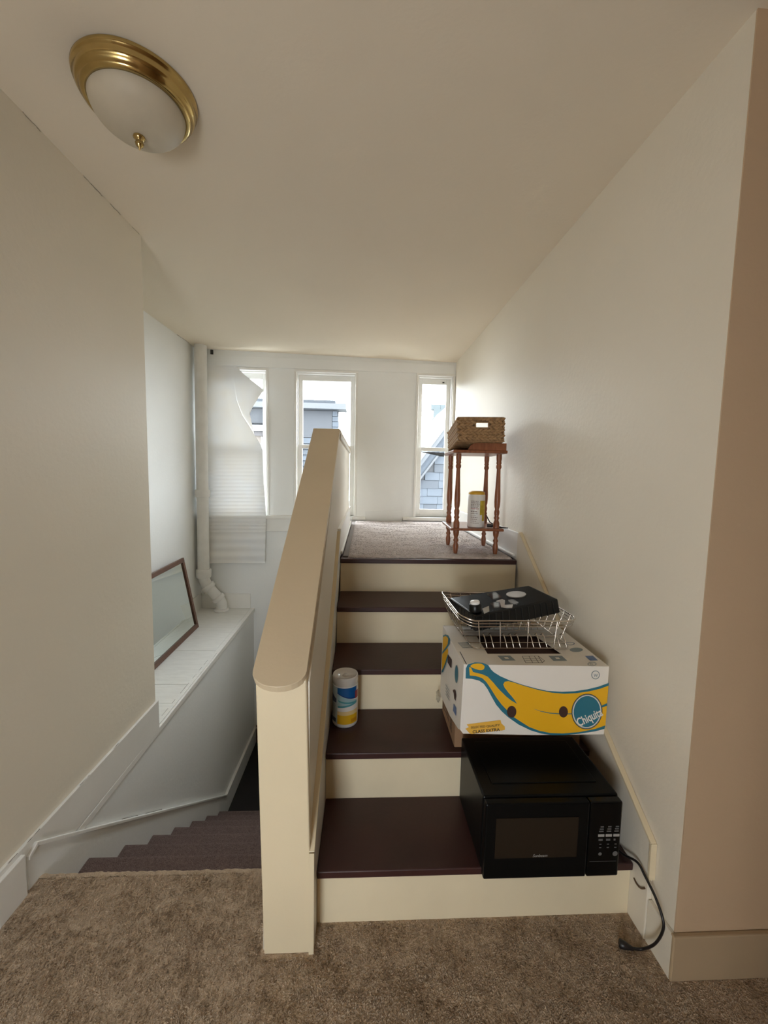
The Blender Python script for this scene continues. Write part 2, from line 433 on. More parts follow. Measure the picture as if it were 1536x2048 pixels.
MB().prism([(XL-0.002,y,z) for y,z in [(1.66,-0.040),(YF,-0.008),(YF,lz(YF)+0.001),(1.66,-0.006)]], (0.016,0,0)).build('edge_trim', 'trim', ledge, bevel=0.003)
bx('skirting', XN+0.001, XN+0.014, 3.2, YF, lz(3.2), 0.205, 'trim', ledge, bevel=0.004)
bx('skirting', XN+0.018, XL-0.03, YF-0.02, YF-0.001, lz(YF), 0.20, 'trim', ledge, bevel=0.004)
# --- stairwell wall below the floor
LB = -1.55
struct(bx('wall_stairwell', XL-0.2, XL, 1.3, 6.4, LB-0.1, -0.021, 'wall_white'))
sk = [(1.433,-0.15),(1.433,0.116),(1.473,0.136),(1.60,0.045),(3.529,-1.375),(YF-0.002,-1.375),(YF-0.002,LB),(3.30,LB)]
tr = struct(yzprism('trim_1', sk, XL+0.001, XL+0.018, 'wall_white', bevel=0.002))
for a, b_ in [((1.433,0.116),(1.473,0.136)), ((1.473,0.136),(1.60,0.045)), ((1.60,0.045),(3.529,-1.375)), ((3.529,-1.375),(YF-0.002,-1.375))]:
    yzprism('moulding', [a, b_, (b_[0], b_[1]+0.016), (a[0], a[1]+0.016)], XL+0.001, XL+0.026, 'trim', tr, bevel=0.002)
# --- window wall
def wx(px, py): return at(px, py, 'y', YF).x
def wz(px, py): return at(px, py, 'y', YF).z
ZS, ZH = 1.085, 2.652      # sill and head of the window openings
OP = [(-1.655, wx(536,737)), (wx(589,739), wx(715.6,744)), (wx(833.6,749), 0.968)]
mb = MB()
xs = [XN-0.12] + [v for o_ in OP for v in o_] + [XR+0.15]
for i in range(0, len(xs), 2): mb.box(xs[i], xs[i+1], YF, YF+0.14, ZS, ZH)
mb.box(XN-0.12, XR+0.15, YF, YF+0.14, ZH, HW)
mb.box(XN-0.12, XR+0.15, YF, YF+0.14, LB-0.1, ZS)
wb = struct(mb.build('wall_back', 'wall_white'))
# board between second and third window with its plinth
x0, x1 = wx(731,1025), wx(804,1025)
bx('panel_plinth', x0, x1, YF-0.014, YF-0.0005, LZ, 1.145, 'wall_white', wb, bevel=0.002)
# head board across the wall
MB().prism([(x, YF-0.010, z) for x, z in [(-1.68, ZH+0.012), (0.955, ZH+0.0), (0.955, ZH+0.10), (-1.68, ZH+0.128)]], (0,0.0095,0)).build('head_board', 'wall_white', wb, bevel=0.002)
# lower hall boards
bx('kick_board', XL+0.02, -0.35, YF-0.02, YF-0.001, LB, -1.345, 'board_brown', wb)
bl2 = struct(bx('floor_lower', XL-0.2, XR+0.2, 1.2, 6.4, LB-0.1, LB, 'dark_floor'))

def window(n, x0, x1, zs, zh, left=True, right=True, rail=1.842):
    o = struct(MB().box(x0,x1,YF+0.001,YF+0.13,zs-0.02,zs).build('window_%d' % n, 'trim'))   # inner stool board is the root
    b = 0.022
    # beads round the opening
    if left: bx('casing_bead', x0-0.004, x0+b, YF-0.012, YF+0.05, zs, zh-b-0.0005, 'trim', o, bevel=0.003)
    if right: bx('casing_bead', x1-b, x1+0.004, YF-0.012, YF+0.05, zs, zh-b-0.0005, 'trim', o, bevel=0.003)
    bx('head_bead', x0-0.004, x1+0.004, YF-0.012, YF+0.05, zh-b, zh+0.004, 'trim', o, bevel=0.003)
    ix0, ix1 = x0 + (b if left else 0), x1 - (b if right else 0)
    zt = zh - b
    bx('head_jamb', ix0, ix1, YF+0.02, YF+0.13, zt-0.012, zt, 'trim', o)
    bx('side_jamb', ix0, ix0+0.010, YF+0.012, YF+0.13, zs, zt, 'trim', o)
    bx('side_jamb', ix1-0.010, ix1, YF+0.012, YF+0.13, zs, zt, 'trim', o)
    jx0, jx1 = ix0+0.010, ix1-0.010; zt -= 0.012
    def sash(nm, ya, yb, za, zb, rb, rt_):
        s_ = MB().box(jx0+0.001, jx0+0.045, ya, yb, za, zb).build(nm, 'trim', o, bevel=0.003)
        def part(nm2, *a): MB().box(*a).build(nm2, 'trim', s_, bevel=0.003)
        part('stile', jx1-0.045, jx1-0.001, ya, yb, za, zb)
        part('bottom_rail', jx0+0.045, jx1-0.045, ya, yb, za, za+rb)
        part('top_rail', jx0+0.045, jx1-0.045, ya, yb, zb-rt_, zb)
        ym = (ya+yb)/2
        g = MB().add([(jx0+0.04,ym,za+rb-0.005),(jx1-0.04,ym,za+rb-0.005),(jx1-0.04,ym,zb-rt_+0.005),(jx0+0.04,ym,zb-rt_+0.005)], [(0,1,2,3)]).build('pane', 'glass', s_, fixn=False)
        return s_
    sash('upper_sash', YF+0.078, YF+0.110, rail-0.018, zt, 0.036, 0.058)
    sash('lower_sash', YF+0.040, YF+0.072, zs, rail+0.020, 0.085, 0.040)
    return o
w1 = window(1, *OP[0], ZS, ZH)
w2 = window(2, *OP[1], ZS, ZH)
w3 = window(3, *OP[2], ZS, ZH)
# slipped grey storm rail behind the third window
MB().prism([(0.60,YF+0.125,1.822),(0.93,YF+0.125,1.812),(0.93,YF+0.125,1.765),(0.84,YF+0.125,1.775)], (0,0.012,0)).build('storm_rail', 'ext_brown', w3)
bx('sash_lock', 0.845, 0.865, YF+0.066, YF+0.078, 2.575, 2.585, 'gap', w3)
# sill and apron under windows one and two (over the stairwell)
t2 = struct(MB().box(-1.80, -0.30, YF-0.045, YF+0.02, 1.045, 1.083).build('trim_2', 'trim', bevel=0.006))
bx('apron', -1.78, -0.31, YF-0.020, YF-0.001, 0.905, 1.045, 'trim', t2, bevel=0.003)
# low sills over the landing
t3 = struct(MB().box(-0.135, wx(731,1030), YF-0.03, YF+0.02, 1.045, 1.083).build('trim_3', 'trim', bevel=0.005))
bx('low_sill', wx(805,1030), 0.972, YF-0.03, YF+0.02, 1.045, 1.083, 'trim', t3, bevel=0.005)
portal('window_portal_1', ((OP[0][0]+OP[0][1])/2, YF+0.18, (ZS+ZH)/2), OP[0][1]-OP[0][0], ZH-ZS, (0,-1,0))
portal('window_portal_2', ((OP[1][0]+OP[1][1])/2, YF+0.18, (ZS+ZH)/2), OP[1][1]-OP[1][0], ZH-ZS, (0,-1,0))
portal('window_portal_3', ((OP[2][0]+OP[2][1])/2, YF+0.18, (ZS+ZH)/2), OP[2][1]-OP[2][0], ZH-ZS, (0,-1,0))
# --- right wall
wr = struct(bx('wall_right', XR, XR+0.13, YRE, YF+0.1, -0.1, HW, 'wall'))
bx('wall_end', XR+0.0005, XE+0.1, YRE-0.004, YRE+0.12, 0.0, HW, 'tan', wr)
br = struct(bx('baseboard_right', XR-0.014, XR, YRE-0.014, 1.203, 0.0, 0.150, 'wall', bevel=0.003))
bx('return_board', XR-0.0138, XE, YRE-0.020, YRE-0.004, 0.0, 0.152, 'cream_dim', br, bevel=0.004)
skR = [(1.205,0.0),(1.205,0.345),(2.45,1.190),(2.50,1.205),(2.50,1.0),(1.42,0.0)]
sr = struct(yzprism('trim_4', skR, XR-0.017, XR-0.001, 'wall', bevel=0.002))
def strip(nm, a, b_, x0, x1, m, par, th=0.010):
    d = Vector((0, b_[0]-a[0], b_[1]-a[1])).normalized(); n = Vector((0, -d.z, d.y)) * th
    yzprism(nm, [a, b_, (b_[0]+n.y, b_[1]+n.z), (a[0]+n.y, a[1]+n.z)], x0, x1, m, par, bevel=0.002)
strip('moulding', (1.205,0.345), (2.47,1.200), XR-0.021, XR-0.001, 'cream', sr)
yzprism('moulding', [(1.197,0.225),(1.205,0.225),(1.207,0.346),(1.199,0.352)], XR-0.021, XR-0.001, 'cream', sr)
bx('landing_baseboard', XR-0.016, XR-0.001, 2.47, YF-0.002, LZ, 1.200, 'trim', sr, bevel=0.003)
bx('shoe_moulding', XR-0.034, XR-0.016, 2.52, YF-0.03, 1.042, 1.060, 'trim', sr, bevel=0.006)
# --- walls and window of the hall behind the camera (they only shape the light)
RW = (-1.05, -0.35, 0.35, 1.35)      # window in the wall behind the camera
mb = MB()
mb.box(XL-0.1, RW[0], YB-0.12, YB, 0, HW); mb.box(RW[1], XE+0.1, YB-0.12, YB, 0, HW)
mb.box(RW[0], RW[1], YB-0.12, YB, 0, RW[2]); mb.box(RW[0], RW[1], YB-0.12, YB, RW[3], HW)
struct(mb.build('wall_front', 'tan'))
w5 = struct(bx('window_4', RW[0], RW[1], YB-0.10, YB+0.02, RW[2]-0.02, RW[2], 'trim'))
bx('meeting_rail', RW[0], RW[1], YB-0.09, YB-0.05, 0.84, 0.87, 'trim', w5)
portal('window_portal_4', ((RW[0]+RW[1])/2, YB-0.14, (RW[2]+RW[3])/2), RW[1]-RW[0], RW[3]-RW[2], (0,1,0))
struct(bx('wall_hall_right', XE, XE+0.12, YB, YRE, 0, HW, 'tan'))
# added unseen wall that keeps the rear window light off the right side
struct(bx('wall_light_block', 0.30, XE, -0.45, -0.33, 0, HW, 'tan'))

# ================================================================== HALF WALL between the flights
HX0, HX1 = -0.305, -0.159
prof = [(1.215,0.0),(1.215,0.905),(2.53,1.775),(4.26,1.775),(4.26,-1.6),(2.2,-1.6),(1.55,-0.9),(1.55,0.0)]
hw = struct(yzprism('wall_center', prof, HX0, HX1, 'wall'))
# newel face (leans a little to the left, as the old post does)
mb = MB().hexa([(-0.300,1.200,0),(-0.147,1.200,0),(-0.150,1.262,0),(-0.300,1.262,0),(-0.3195,1.200,0.915),(-0.1665,1.200,0.915),(-0.1665,1.262,0.955),(-0.3195,1.262,0.955)])
mb.build('newel_post', 'cream', hw, bevel=0.005, seg=3)
# sloped cap with a rounded nose
capz0, capz1 = 0.945, 1.815
ya, yb = 1.205, 2.53
def capx(t, side): return (-0.3285 + 0.0145*t) if side < 0 else (-0.1660 + 0.0120*t)
TH = 0.030
outl = []
sl = (capz1-capz0)/(yb-ya)
for k in range(13):
    a = math.pi + math.pi*k/12
    xm = (-0.3285-0.1660)/2; hwid = (0.3285-0.1660)/2
    x = xm + hwid*math.cos(a); y = ya + 0.044*math.sin(a)
    outl.append((x, y, capz0 + (y-ya)*sl))
outl += [(-0.154, yb, capz1), (-0.314, yb, capz1)]
mb = MB(); mb.prism(outl, (0, TH*0.55, -TH*0.84))
mb.build('sloped_cap', 'cap', hw, bevel=0.006, seg=3)
MB().hexa([(-0.316,yb-0.006,capz1-0.028),(-0.152,yb-0.006,capz1-0.028),(-0.152,4.27,capz1-0.028),(-0.316,4.27,capz1-0.028),
           (-0.316,yb-0.006,capz1),(-0.152,yb-0.006,capz1),(-0.152,4.27,capz1),(-0.316,4.27,capz1)]).build('level_cap', 'cap', hw, bevel=0.005)
bx('cap_moulding', HX1-0.001, HX1+0.012, yb, 4.262, capz1-0.058, capz1-0.0285, 'trim', hw, bevel=0.004)
strip('cap_moulding', (1.27,0.895), (2.53,1.745), HX0-0.012, HX0+0.001, 'cream', hw, th=0.02)
# skirt beside the treads
skL = [(1.205,0.0),(1.205,0.345),(2.455,1.190),(2.455,0.98),(1.42,0.0)]
yzprism('stair_skirt', skL, HX1-0.001, XSL, 'trim', hw, bevel=0.002)
strip('skirt_edge', (1.205,0.345), (2.455,1.195), HX1-0.001, XSL+0.002, 'cream', hw, th=0.009)
yzprism('skirt_edge', [(1.196,0.0),(1.205,0.0),(1.205,0.346),(1.196,0.352)], HX1+0.002, XSL+0.001, 'cream', hw)
bx('landing_baseboard', HX1-0.001, HX1+0.014, 2.47, 4.262, LZ, 1.195, 'trim', hw, bevel=0.003)
bx('landing_baseboard_cap', HX1-0.001, HX1+0.020, 2.47, 4.265, 1.195, 1.215, 'trim', hw, bevel=0.004)
bx('shoe_moulding', HX1+0.014, HX1+0.028, 2.55, 4.262, 1.042, 1.062, 'trim', hw, bevel=0.005)

# ================================================================== UPPER STAIRCASE
st = thing('staircase', (0.42, Y0, 0), 'five step staircase with glossy maroon treads and cream risers up to the landing', 'staircase')
NOSE, TTH = 0.014, 0.027
for i in range(5):
    y = Y0 + i*RUN
    bx('riser', XSL+0.001, XR-0.018, y, y+0.018, i*R - (0.004 if i else 0.0), (i+1)*R-TTH+0.001, 'riser', st)
    if i < 4:
        bx('tread', XSL+0.001, XR-0.018, y-NOSE, y+RUN+0.001, (i+1)*R-TTH, (i+1)*R, 'maroon', st, bevel=0.004)
bx('landing_nosing', XSL+0.001, XR-0.018, Y0+4*RUN-NOSE, Y0+4*RUN+0.10, LZ-TTH, LZ, 'maroon', st, bevel=0.004)
struct(bx('floor_landing', HX1, XR, Y0+4*RUN+0.101, YF, LZ-0.05, LZ-0.001, 'maroon'))
# carpet on the landing
mb = MB()
lx0, lx1, ly0, ly1, lzt = -0.098, XR-0.036, Y0+4*RUN+0.018, YF-0.055, LZ+0.014
def lc(u, v):
    x = lx0+(lx1-lx0)*u; y = ly0+(ly1-ly0)*v
    e = min(u, 1-u)*(lx1-lx0); e2 = min(v, 1-v)*(ly1-ly0); q = min(1, min(e, e2)/0.018)
    q = math.sqrt(max(0, 1-(1-q)**2))
    return (x, y, LZ+0.001 + (lzt-LZ)*q + pile(x*0.7, y*1.4, 0.002)*q)
mb.grid(lc, 150, 290)
cp = mb.build('landing_carpet', 'carpet_grey', fixn=False)
tag(cp, 'worn grey-beige carpet laid over the upper landing', 'carpet')
tufts('carpet_pile', lx0+0.012, lx1-0.012, ly0+0.012, ly1-0.012, lzt, 70000, 0.007, 0.005, 'carpet_grey', cp, 2)
bx('binding_strip', lx0-0.032, lx0+0.004, ly0+0.03, ly1, LZ+0.0005, LZ+0.008, 'binding', cp, bevel=0.003)

# ================================================================== LOWER STAIRCASE (carpeted, going down)
ls = thing('carpeted_staircase', (-0.76, 1.52, 0), 'brown carpeted stairs going down between left wall and half wall', 'staircase')
SX0, SX1 = XL+0.020, HX0-0.001
prev_y, z_prev = 1.50, 0.0
ny, nz = 1.761, -0.190
for i in range(7):
    yn, z = 1.761+0.266*i, -0.186-0.1955*i
    ys_, r_ = (1.50 if i == 0 else 1.761+0.266*(i-1)-0.02), 0.026
    # rounded carpeted nosing profile
    pr = [(ys_, z-0.19), (ys_, z)]
    for k in range(7):
        a = math.pi/2 - math.pi*k/6*0.95
        pr.append((yn-r_+r_*math.cos(a), z-r_+r_*math.sin(a)))
    pr += [(yn-0.025, z-2*r_-0.005), (yn-0.025, z-0.19)]
    yzprism('step', pr, SX0, SX1, 'carpet_brown', ls)
# far dark lower hall enclosure
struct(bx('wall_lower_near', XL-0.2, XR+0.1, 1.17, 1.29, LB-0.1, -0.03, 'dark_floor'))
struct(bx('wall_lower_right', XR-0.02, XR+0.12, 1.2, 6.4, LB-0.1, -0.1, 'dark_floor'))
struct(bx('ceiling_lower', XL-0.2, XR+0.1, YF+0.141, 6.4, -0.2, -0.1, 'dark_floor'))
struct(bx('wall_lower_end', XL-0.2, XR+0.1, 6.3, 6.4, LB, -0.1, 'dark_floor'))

# ================================================================== CEILING LIGHT
lcx, lcy = -0.762, 1.497
lcz = ceil_z(lcx, lcy) - 0.001
cl = thing('ceiling_light', (lcx, lcy, lcz), 'brass flush ceiling light with frosted glass bowl and finial', 'ceiling light')
MB().lathe([(0.0,0.0),(0.176,0.0),(0.180,-0.006),(0.178,-0.016),(0.170,-0.022),(0.173,-0.030),(0.166,-0.042),(0.158,-0.046),(0.159,-0.053),(0.150,-0.060),(0.140,-0.060),(0.138,-0.050)], (lcx,lcy,lcz), n=72).build('brass_ring', 'brass', cl)
pr = []
for k in range(17):
    a = k/16*math.pi/2
    pr.append((0.141*math.cos(a)**0.9 if k < 16 else 0.004, -0.052-0.088*math.sin(a)))
MB().lathe(pr, (lcx,lcy,lcz), n=64).build('glass_bowl', 'frost', cl)
MB().lathe([(0.004,-0.135),(0.017,-0.137),(0.019,-0.144),(0.012,-0.150),(0.009,-0.153),(0.0135,-0.160),(0.011,-0.168),(0.004,-0.173),(0.0015,-0.181),(0.0,-0.182)], (lcx,lcy,lcz), n=24).build('finial', 'brass', cl)

# ================================================================== DRAIN PIPE IN THE ALCOVE
px_, py_ = -1.715, 4.42
dp = thing('drain_pipe', (-1.545, 4.45, lz(4.45)), 'white painted cast iron drain pipe running from ceiling to ledge', 'pipe')
ptop = ceil_z(-1.70, py_) - 0.002
MB().tube([(-1.703,py_,ptop),(px_,py_,0.47)], 0.060, n=24).build('upright', 'pipe', dp)
def collar(nm, p, d, r, h):
    p = Vector(p); d = Vector(d).normalized()
    pts = [p, p+d*h*0.12, p+d*h*0.3, p+d*h*0.85, p+d*h]
    MB().tube(pts, [r*0.93, r, r, r*0.97, r*0.88], n=24).build(nm, 'pipe', dp)
xb = -1.703 + (px_+1.703)*(ptop-1.33)/(ptop-0.47)
collar('coupling', (xb,py_,1.355), (0,0,-1), 0.078, 0.080)
collar('coupling', (px_,py_,0.505), (0,0,-1), 0.080, 0.095)
pth = []
for k in range(9):
    t = k/8
    pth.append((px_+0.0*t+0.045*t*t, py_+0.003*t, 0.425-0.115*t))
MB().tube(pth, 0.057, n=20).build('upper_bend', 'pipe', dp)
dg_ = Vector((0.125,0.022,-0.165)).normalized()
q0 = Vector(pth[-1])
collar('coupling', q0-dg_*0.02, dg_, 0.074, 0.05)
q1 = q0 + dg_*0.165
MB().tube([q0, q1], 0.054, n=20).build('offset_pipe', 'pipe', dp)
collar('coupling', q1-dg_*0.02, dg_, 0.070, 0.045)
pb = []
for k in range(9):
    t = k/8
    pb.append(q1.lerp(Vector((-1.545,4.45,lz(4.45)+0.02)), t) + Vector((0.018,0,0))*math.sin(math.pi*t))
MB().tube(pb, 0.056, n=20).build('lower_bend', 'pipe', dp)
MB().lathe([(0.0,0.030),(0.060,0.028),(0.078,0.020),(0.080,0.004),(0.074,0.0)], (-1.545,4.45,lz(4.45)+0.001), n=28).build('floor_flange', 'pipe', dp)

# ================================================================== LEANING MIRROR
mr = thing('mirror', (-1.60, 3.55, lz(3.55)), 'walnut framed mirror leaning in the alcove on the white ledge', 'mirror')
B0 = Vector((-1.600, 3.985, lz(3.985)+0.002)); B1 = Vector((-1.588, 3.03, lz(3.03)+0.002))
ed = (B1-B0).normalized(); upv = Vector((-0.125, 0.0, 0.69)); upv = (upv - ed*upv.dot(ed)); H_ = upv.length; upv.normalize()
nv = upv.cross(ed).normalized()
if nv.x < 0: nv = -nv
L_ = (B1-B0).length
def mpt(a, b, c): return B0 + ed*a + upv*b + nv*c
def mbar(nm, a0, a1, b0, b1):
    MB().hexa([mpt(a0,b0,-0.022),mpt(a1,b0,-0.022),mpt(a1,b1,-0.022),mpt(a0,b1,-0.022),mpt(a0,b0,0),mpt(a1,b0,0),mpt(a1,b1,0),mpt(a0,b1,0)]).build(nm, 'walnut', mr, bevel=0.004)
fwid = 0.042
mbar('frame_rail', 0, L_, 0, fwid); mbar('frame_rail', 0, L_, H_-fwid, H_)
mbar('frame_stile', 0, fwid, fwid, H_-fwid); mbar('frame_stile', L_-fwid, L_, fwid, H_-fwid)
MB().add([mpt(fwid-0.004,fwid-0.004,-0.012),mpt(L_-fwid+0.004,fwid-0.004,-0.012),mpt(L_-fwid+0.004,H_-fwid+0.004,-0.012),mpt(fwid-0.004,H_-fwid+0.004,-0.012)], [(0,1,2,3)]).build('mirror_glass', 'mirror', mr, fixn=False)
MB().hexa([mpt(0.01,0.01,-0.026),mpt(L_-0.01,0.01,-0.026),mpt(L_-0.01,H_-0.01,-0.026),mpt(0.01,H_-0.01,-0.026),mpt(0.01,0.01,-0.023),mpt(L_-0.01,0.01,-0.023),mpt(L_-0.01,H_-0.01,-0.023),mpt(0.01,H_-0.01,-0.023)]).build('backing', 'card_brown', mr)

# ================================================================== PAPER HUNG OVER THE FIRST WINDOW
YP = YF - 0.052
def P(px, py, dy=0.0): return at(px, py, 'y', YP - dy)
keys = [(731,468),(745,467),(770,469),(800,473),(830,484),(850,497),(868,508),(885,519),(900,525),(930,526),(960,527),(1000,530),(1030,532),(1075,531),(1127,530)]
def redge(py):
    for (a, xa), (b, xb_) in zip(keys, keys[1:]):
        if a <= py <= b: return xa + (xb_-xa)*(py-a)/(b-a)
    return keys[-1][1]
def paper(u, v):
    py = 730.5 + (1126-730.5)*v
    xr_ = redge(py); px = 408 + (xr_-408)*u
    fold = 0.0
    if v > 0.40:
        q = min(1, (v-0.40)/0.35); per = 7.4 if v < 0.84 else 17.0
        fold = 0.0032*q*math.sin(2*math.pi*(py-700)/per) * (1.0 if v < 0.84 else 1.3)
    wav = 0.010*math.sin(u*3.0+v*4)*max(0, 0.5-v) + 0.006*mnoise.noise(Vector((u*2, v*5, 0)))
    curl = 0.05*max(0, u-0.72)/0.28*max(0, math.sin(math.pi*min(1, max(0, (v-0.02)/0.42))))
    return P(px, py, fold + wav + curl*0.6)
mb = MB(); mb.grid(paper, 26, 260)
ps = mb.build('paper_shade', 'paper', fixn=False)
tag(ps, 'torn white paper sheet hung over the leftmost window, upper corner peeling', 'paper shade')
fk = [(731,468),(745,467),(770,469),(800,473),(830,484),(850,497),(868,508)]
tipk = [(733,472),(752,492),(768,513),(780,528),(800,514),(825,499),(868,508.5)]
def flap(u, v):
    i = min(int(v*6), 5); f = v*6-i
    a = Vector(fk[i]).lerp(Vector(fk[i+1]), f); b = Vector(tipk[i]).lerp(Vector(tipk[i+1]), f)
    c_ = a.lerp(b, u)
    return P(c_[1], c_[0], 0.03*math.sin(math.pi*min(1,v*1.05))*(0.6+u) + 0.004)
MB().grid(flap, 10, 24).build('peeling_corner', 'paper', ps, fixn=False)

# ================================================================== PLANT STAND TABLE, BASKET, WIPES ON THE LANDING
tz = LZ + 0.015
tcx, tcy, tyaw = 0.740, 2.790, math.radians(-3.0)
TM = Matrix.Translation((tcx, tcy, tz)) @ Matrix.Rotation(tyaw, 4, 'Z')
tb = thing('side_table', (tcx, tcy, tz), 'small cherry stained wooden stand with turned legs on the landing', 'table')
H = 0.672; ZSH = 0.170
legp = [(0.012,0.0),(0.0155,0.02),(0.018,0.050),(0.0135,0.070),(0.0125,0.076),(0.018,0.088),(0.0125,0.100),(0.012,0.108),(0.0175,0.122),(0.020,0.140),(0.020,0.205),(0.0145,0.220),(0.0130,0.226),(0.0190,0.238),(0.0130,0.250),(0.0165,0.262),(0.0175,0.280),(0.0125,0.294),(0.0175,0.312),(0.0195,0.345),(0.0190,0.38),(0.0160,0.44),(0.0140,0.50),(0.0125,0.548),(0.0125,0.554),(0.0175,0.562),(0.0175,0.576),(0.0130,0.583),(0.0175,0.592),(0.0150,0.602),(0.0175,0.62),(0.0175,0.65)]
for sx in (-1, 1):
    for sy in (-1, 1):
        MB().lathe(legp, (sx*0.130, sy*0.163, 0.0), n=16).xf(TM).build('leg', 'oak', tb)
MB().box(-0.172,0.172,-0.205,0.205,H-0.020,H).xf(TM).build('table_top', 'oak', tb, bevel=0.005)
MB().box(-0.172,0.172,-0.200,0.200,ZSH-0.016,ZSH).xf(TM).build('lower_shelf', 'oak', tb, bevel=0.004)
cr = [(-0.080,0),(0.165,0),(0.165,0.045)] + [(-0.02,0.045)] + [(-0.02-0.055*math.sin(a), 0.045-0.045*(1-math.cos(a))) for a in [k/8*math.pi/2 for k in range(1, 8)]]
MB().prism([(x, -0.195, H+z) for x, z in cr], (0,0.014,0)).xf(TM).build('gallery_rail', 'oak', tb, bevel=0.003)

bk = thing('basket', (0.72, 2.75, 1.72), 'rectangular woven seagrass basket with handle hole tipped on the small stand', 'basket')
ft = [Vector((0.569,2.55,1.9035)), Vector((0.855,2.55,1.909))]; fb = [Vector((0.584,2.555,1.7555)), Vector((0.858,2.555,1.7585))]
rt_ = [Vector((0.594,2.945,1.853)), Vector((0.880,2.945,1.857))]; rb_ = [Vector((0.604,2.94,1.7135)), Vector((0.878,2.94,1.7155))]
Z6 = Vector((0,0,0.012))
fb = [p+Z6 for p in fb]; rb_ = [p+Z6*0.6 for p in rb_]
def bil(a, b, c_, d, u, v): return a.lerp(b, u).lerp(d.lerp(c_, u), v)      # a,b bottom; d,c top
def panel(mb, q, th, holes=None):
    a, b, c_, d = q; n = (b-a).cross(d-a).normalized()*th
    def quad(u0,u1,v0,v1):
        p = [bil(a,b,c_,d,u0,v0),bil(a,b,c_,d,u1,v0),bil(a,b,c_,d,u1,v1),bil(a,b,c_,d,u0,v1)]
        mb.hexa(p+[x+n for x in p])
    if holes:
        u0,u1,v0,v1 = holes
        quad(0,u0,0,1); quad(u1,1,0,1); quad(u0,u1,0,v0); quad(u0,u1,v1,1)
    else: quad(0,1,0,1)
faces = {'front': ([fb[0],fb[1],ft[1],ft[0]], (0.375,0.67,0.55,0.81)), 'left': ([rb_[0],fb[0],ft[0],rt_[0]], None), 'right': ([fb[1],rb_[1],rt_[1],ft[1]], None),
         'rear': ([rb_[1],rb_[0],rt_[0],rt_[1]], (0.33,0.625,0.55,0.81)), 'bottom': ([rb_[0],rb_[1],fb[1],fb[0]], None)}
mb = MB()
for q, h in faces.values(): panel(mb, q, -0.006, h)
mb.build('lining', 'weave_dark', bk)
def strand(mb, c_, d, n, L, r):
    d = d.normalized(); n = n.normalized(); b = d.cross(n)
    prof_ = [(-0.5,0.15),(-0.3,0.75),(0,1.0),(0.3,0.75),(0.5,0.15)]
    vs = []; K = 6
    for t, s_ in prof_:
        for k in range(K):
            a = 2*math.pi*k/K
            vs.append(c_ + d*(t*L) + b*(math.cos(a)*r*s_) + n*(math.sin(a)*r*0.75*s_))
    fs = [(i*K+k, i*K+(k+1)%K, (i+1)*K+(k+1)%K, (i+1)*K+k) for i in range(4) for k in range(K)]
    mb.add(vs, fs, True)
for nm, (q, h) in faces.items():
    a, b, c_, d = q; n = (b-a).cross(d-a).normalized()
    mb = MB(); rows = 8 if nm != 'bottom' else 18; L0 = (b-a).length; cols = int(L0/0.026)
    for j in range(rows):
        for i in range(cols):
            u = (i+0.5*(j % 2)+0.25)/cols; v = (j+0.5)/rows
            if u > 0.99: continue
            if h and h[0]-0.03 < u < h[1]+0.03 and h[2]-0.03 < v < h[3]+0.04: continue
            du = bil(a,b,c_,d,min(1,u+0.01),v)-bil(a,b,c_,d,max(0,u-0.01),v); dv = bil(a,b,c_,d,u,min(1,v+0.01))-bil(a,b,c_,d,u,max(0,v-0.01))
            ang = (0.42 if j % 2 else -0.42) + random.uniform(-0.12,0.12)
            dd = du.normalized()*math.cos(ang)+dv.normalized()*math.sin(ang)
            strand(mb, bil(a,b,c_,d,u,v)+n*0.002, dd, n, 0.042*random.uniform(0.9,1.15), 0.0112)
    if h:
        for (u0,v0,u1,v1) in [(h[0],h[3],h[1],h[3]),(h[0],h[2],h[1],h[2]),(h[0],h[2],h[0],h[3]),(h[1],h[2],h[1],h[3])]:
            mb.tube([bil(a,b,c_,d,u0,v0)+n*0.001, bil(a,b,c_,d,u1,v1)+n*0.001], 0.005, n=6)
    mb.build('weave', 'weave', bk, kind='stuff')
mb = MB(); mb.tube([ft[0], ft[1], rt_[1], rt_[0]], 0.006, n=6, closed=True); mb.build('rim', 'weave', bk)

def cyl_patch(nm, c_, r, a0, a1, lo_f, hi_f, m, par, lift=0.0006, n=24, M4=None):
    """printed patch wrapped on a can: angles in degrees, -90 faces the viewer"""
    mb = MB()
    def fn(u, v):
        a = math.radians(a0+(a1-a0)*u); z = lo_f(u)+(hi_f(u)-lo_f(u))*v
        p = Vector((math.cos(a)*(r+lift), math.sin(a)*(r+lift), z))
        if M4: p = M4 @ p
        return Vector(c_)+p
    mb.grid(fn, n, 4)
    return mb.build(nm, m, par, fixn=False)
# canister on the stair
c1 = Vector((-0.0740, 1.800, 2*R)); r1 = 0.0575; h1 = 0.196
wc = thing('wipes_canister', c1, 'white wipes canister with blue and yellow label on the stair tread', 'canister')
MB().lathe([(0,0.0),(r1*0.93,0.0),(r1,0.006),(r1,h1-0.034),(r1*0.97,h1-0.030)], c1, n=48).build('body', 'white_plastic', wc)
lid = MB().lathe([(r1*0.97,h1-0.034),(r1*1.0,h1-0.032),(r1*1.0,h1-0.006),(r1*0.97,h1),(r1*0.90,h1-0.001),(r1*0.86,h1-0.006),(r1*0.3,h1-0.010),(0.0001,h1-0.010)], c1, n=48).build('lid', 'clear_lid', wc)
MB().lathe([(0.0001,h1-0.004),(0.010,h1-0.005),(0.014,h1-0.0095)], c1, n=20).build('nub', 'clear_lid', lid)
zb, zt_ = 0.016, h1-0.036
K_ = lambda v: (lambda u: v)
cyl_patch('label', c1, r1, -185, 5, K_(zb), K_(zt_), 'pale', wc, lift=0.0003, n=40)
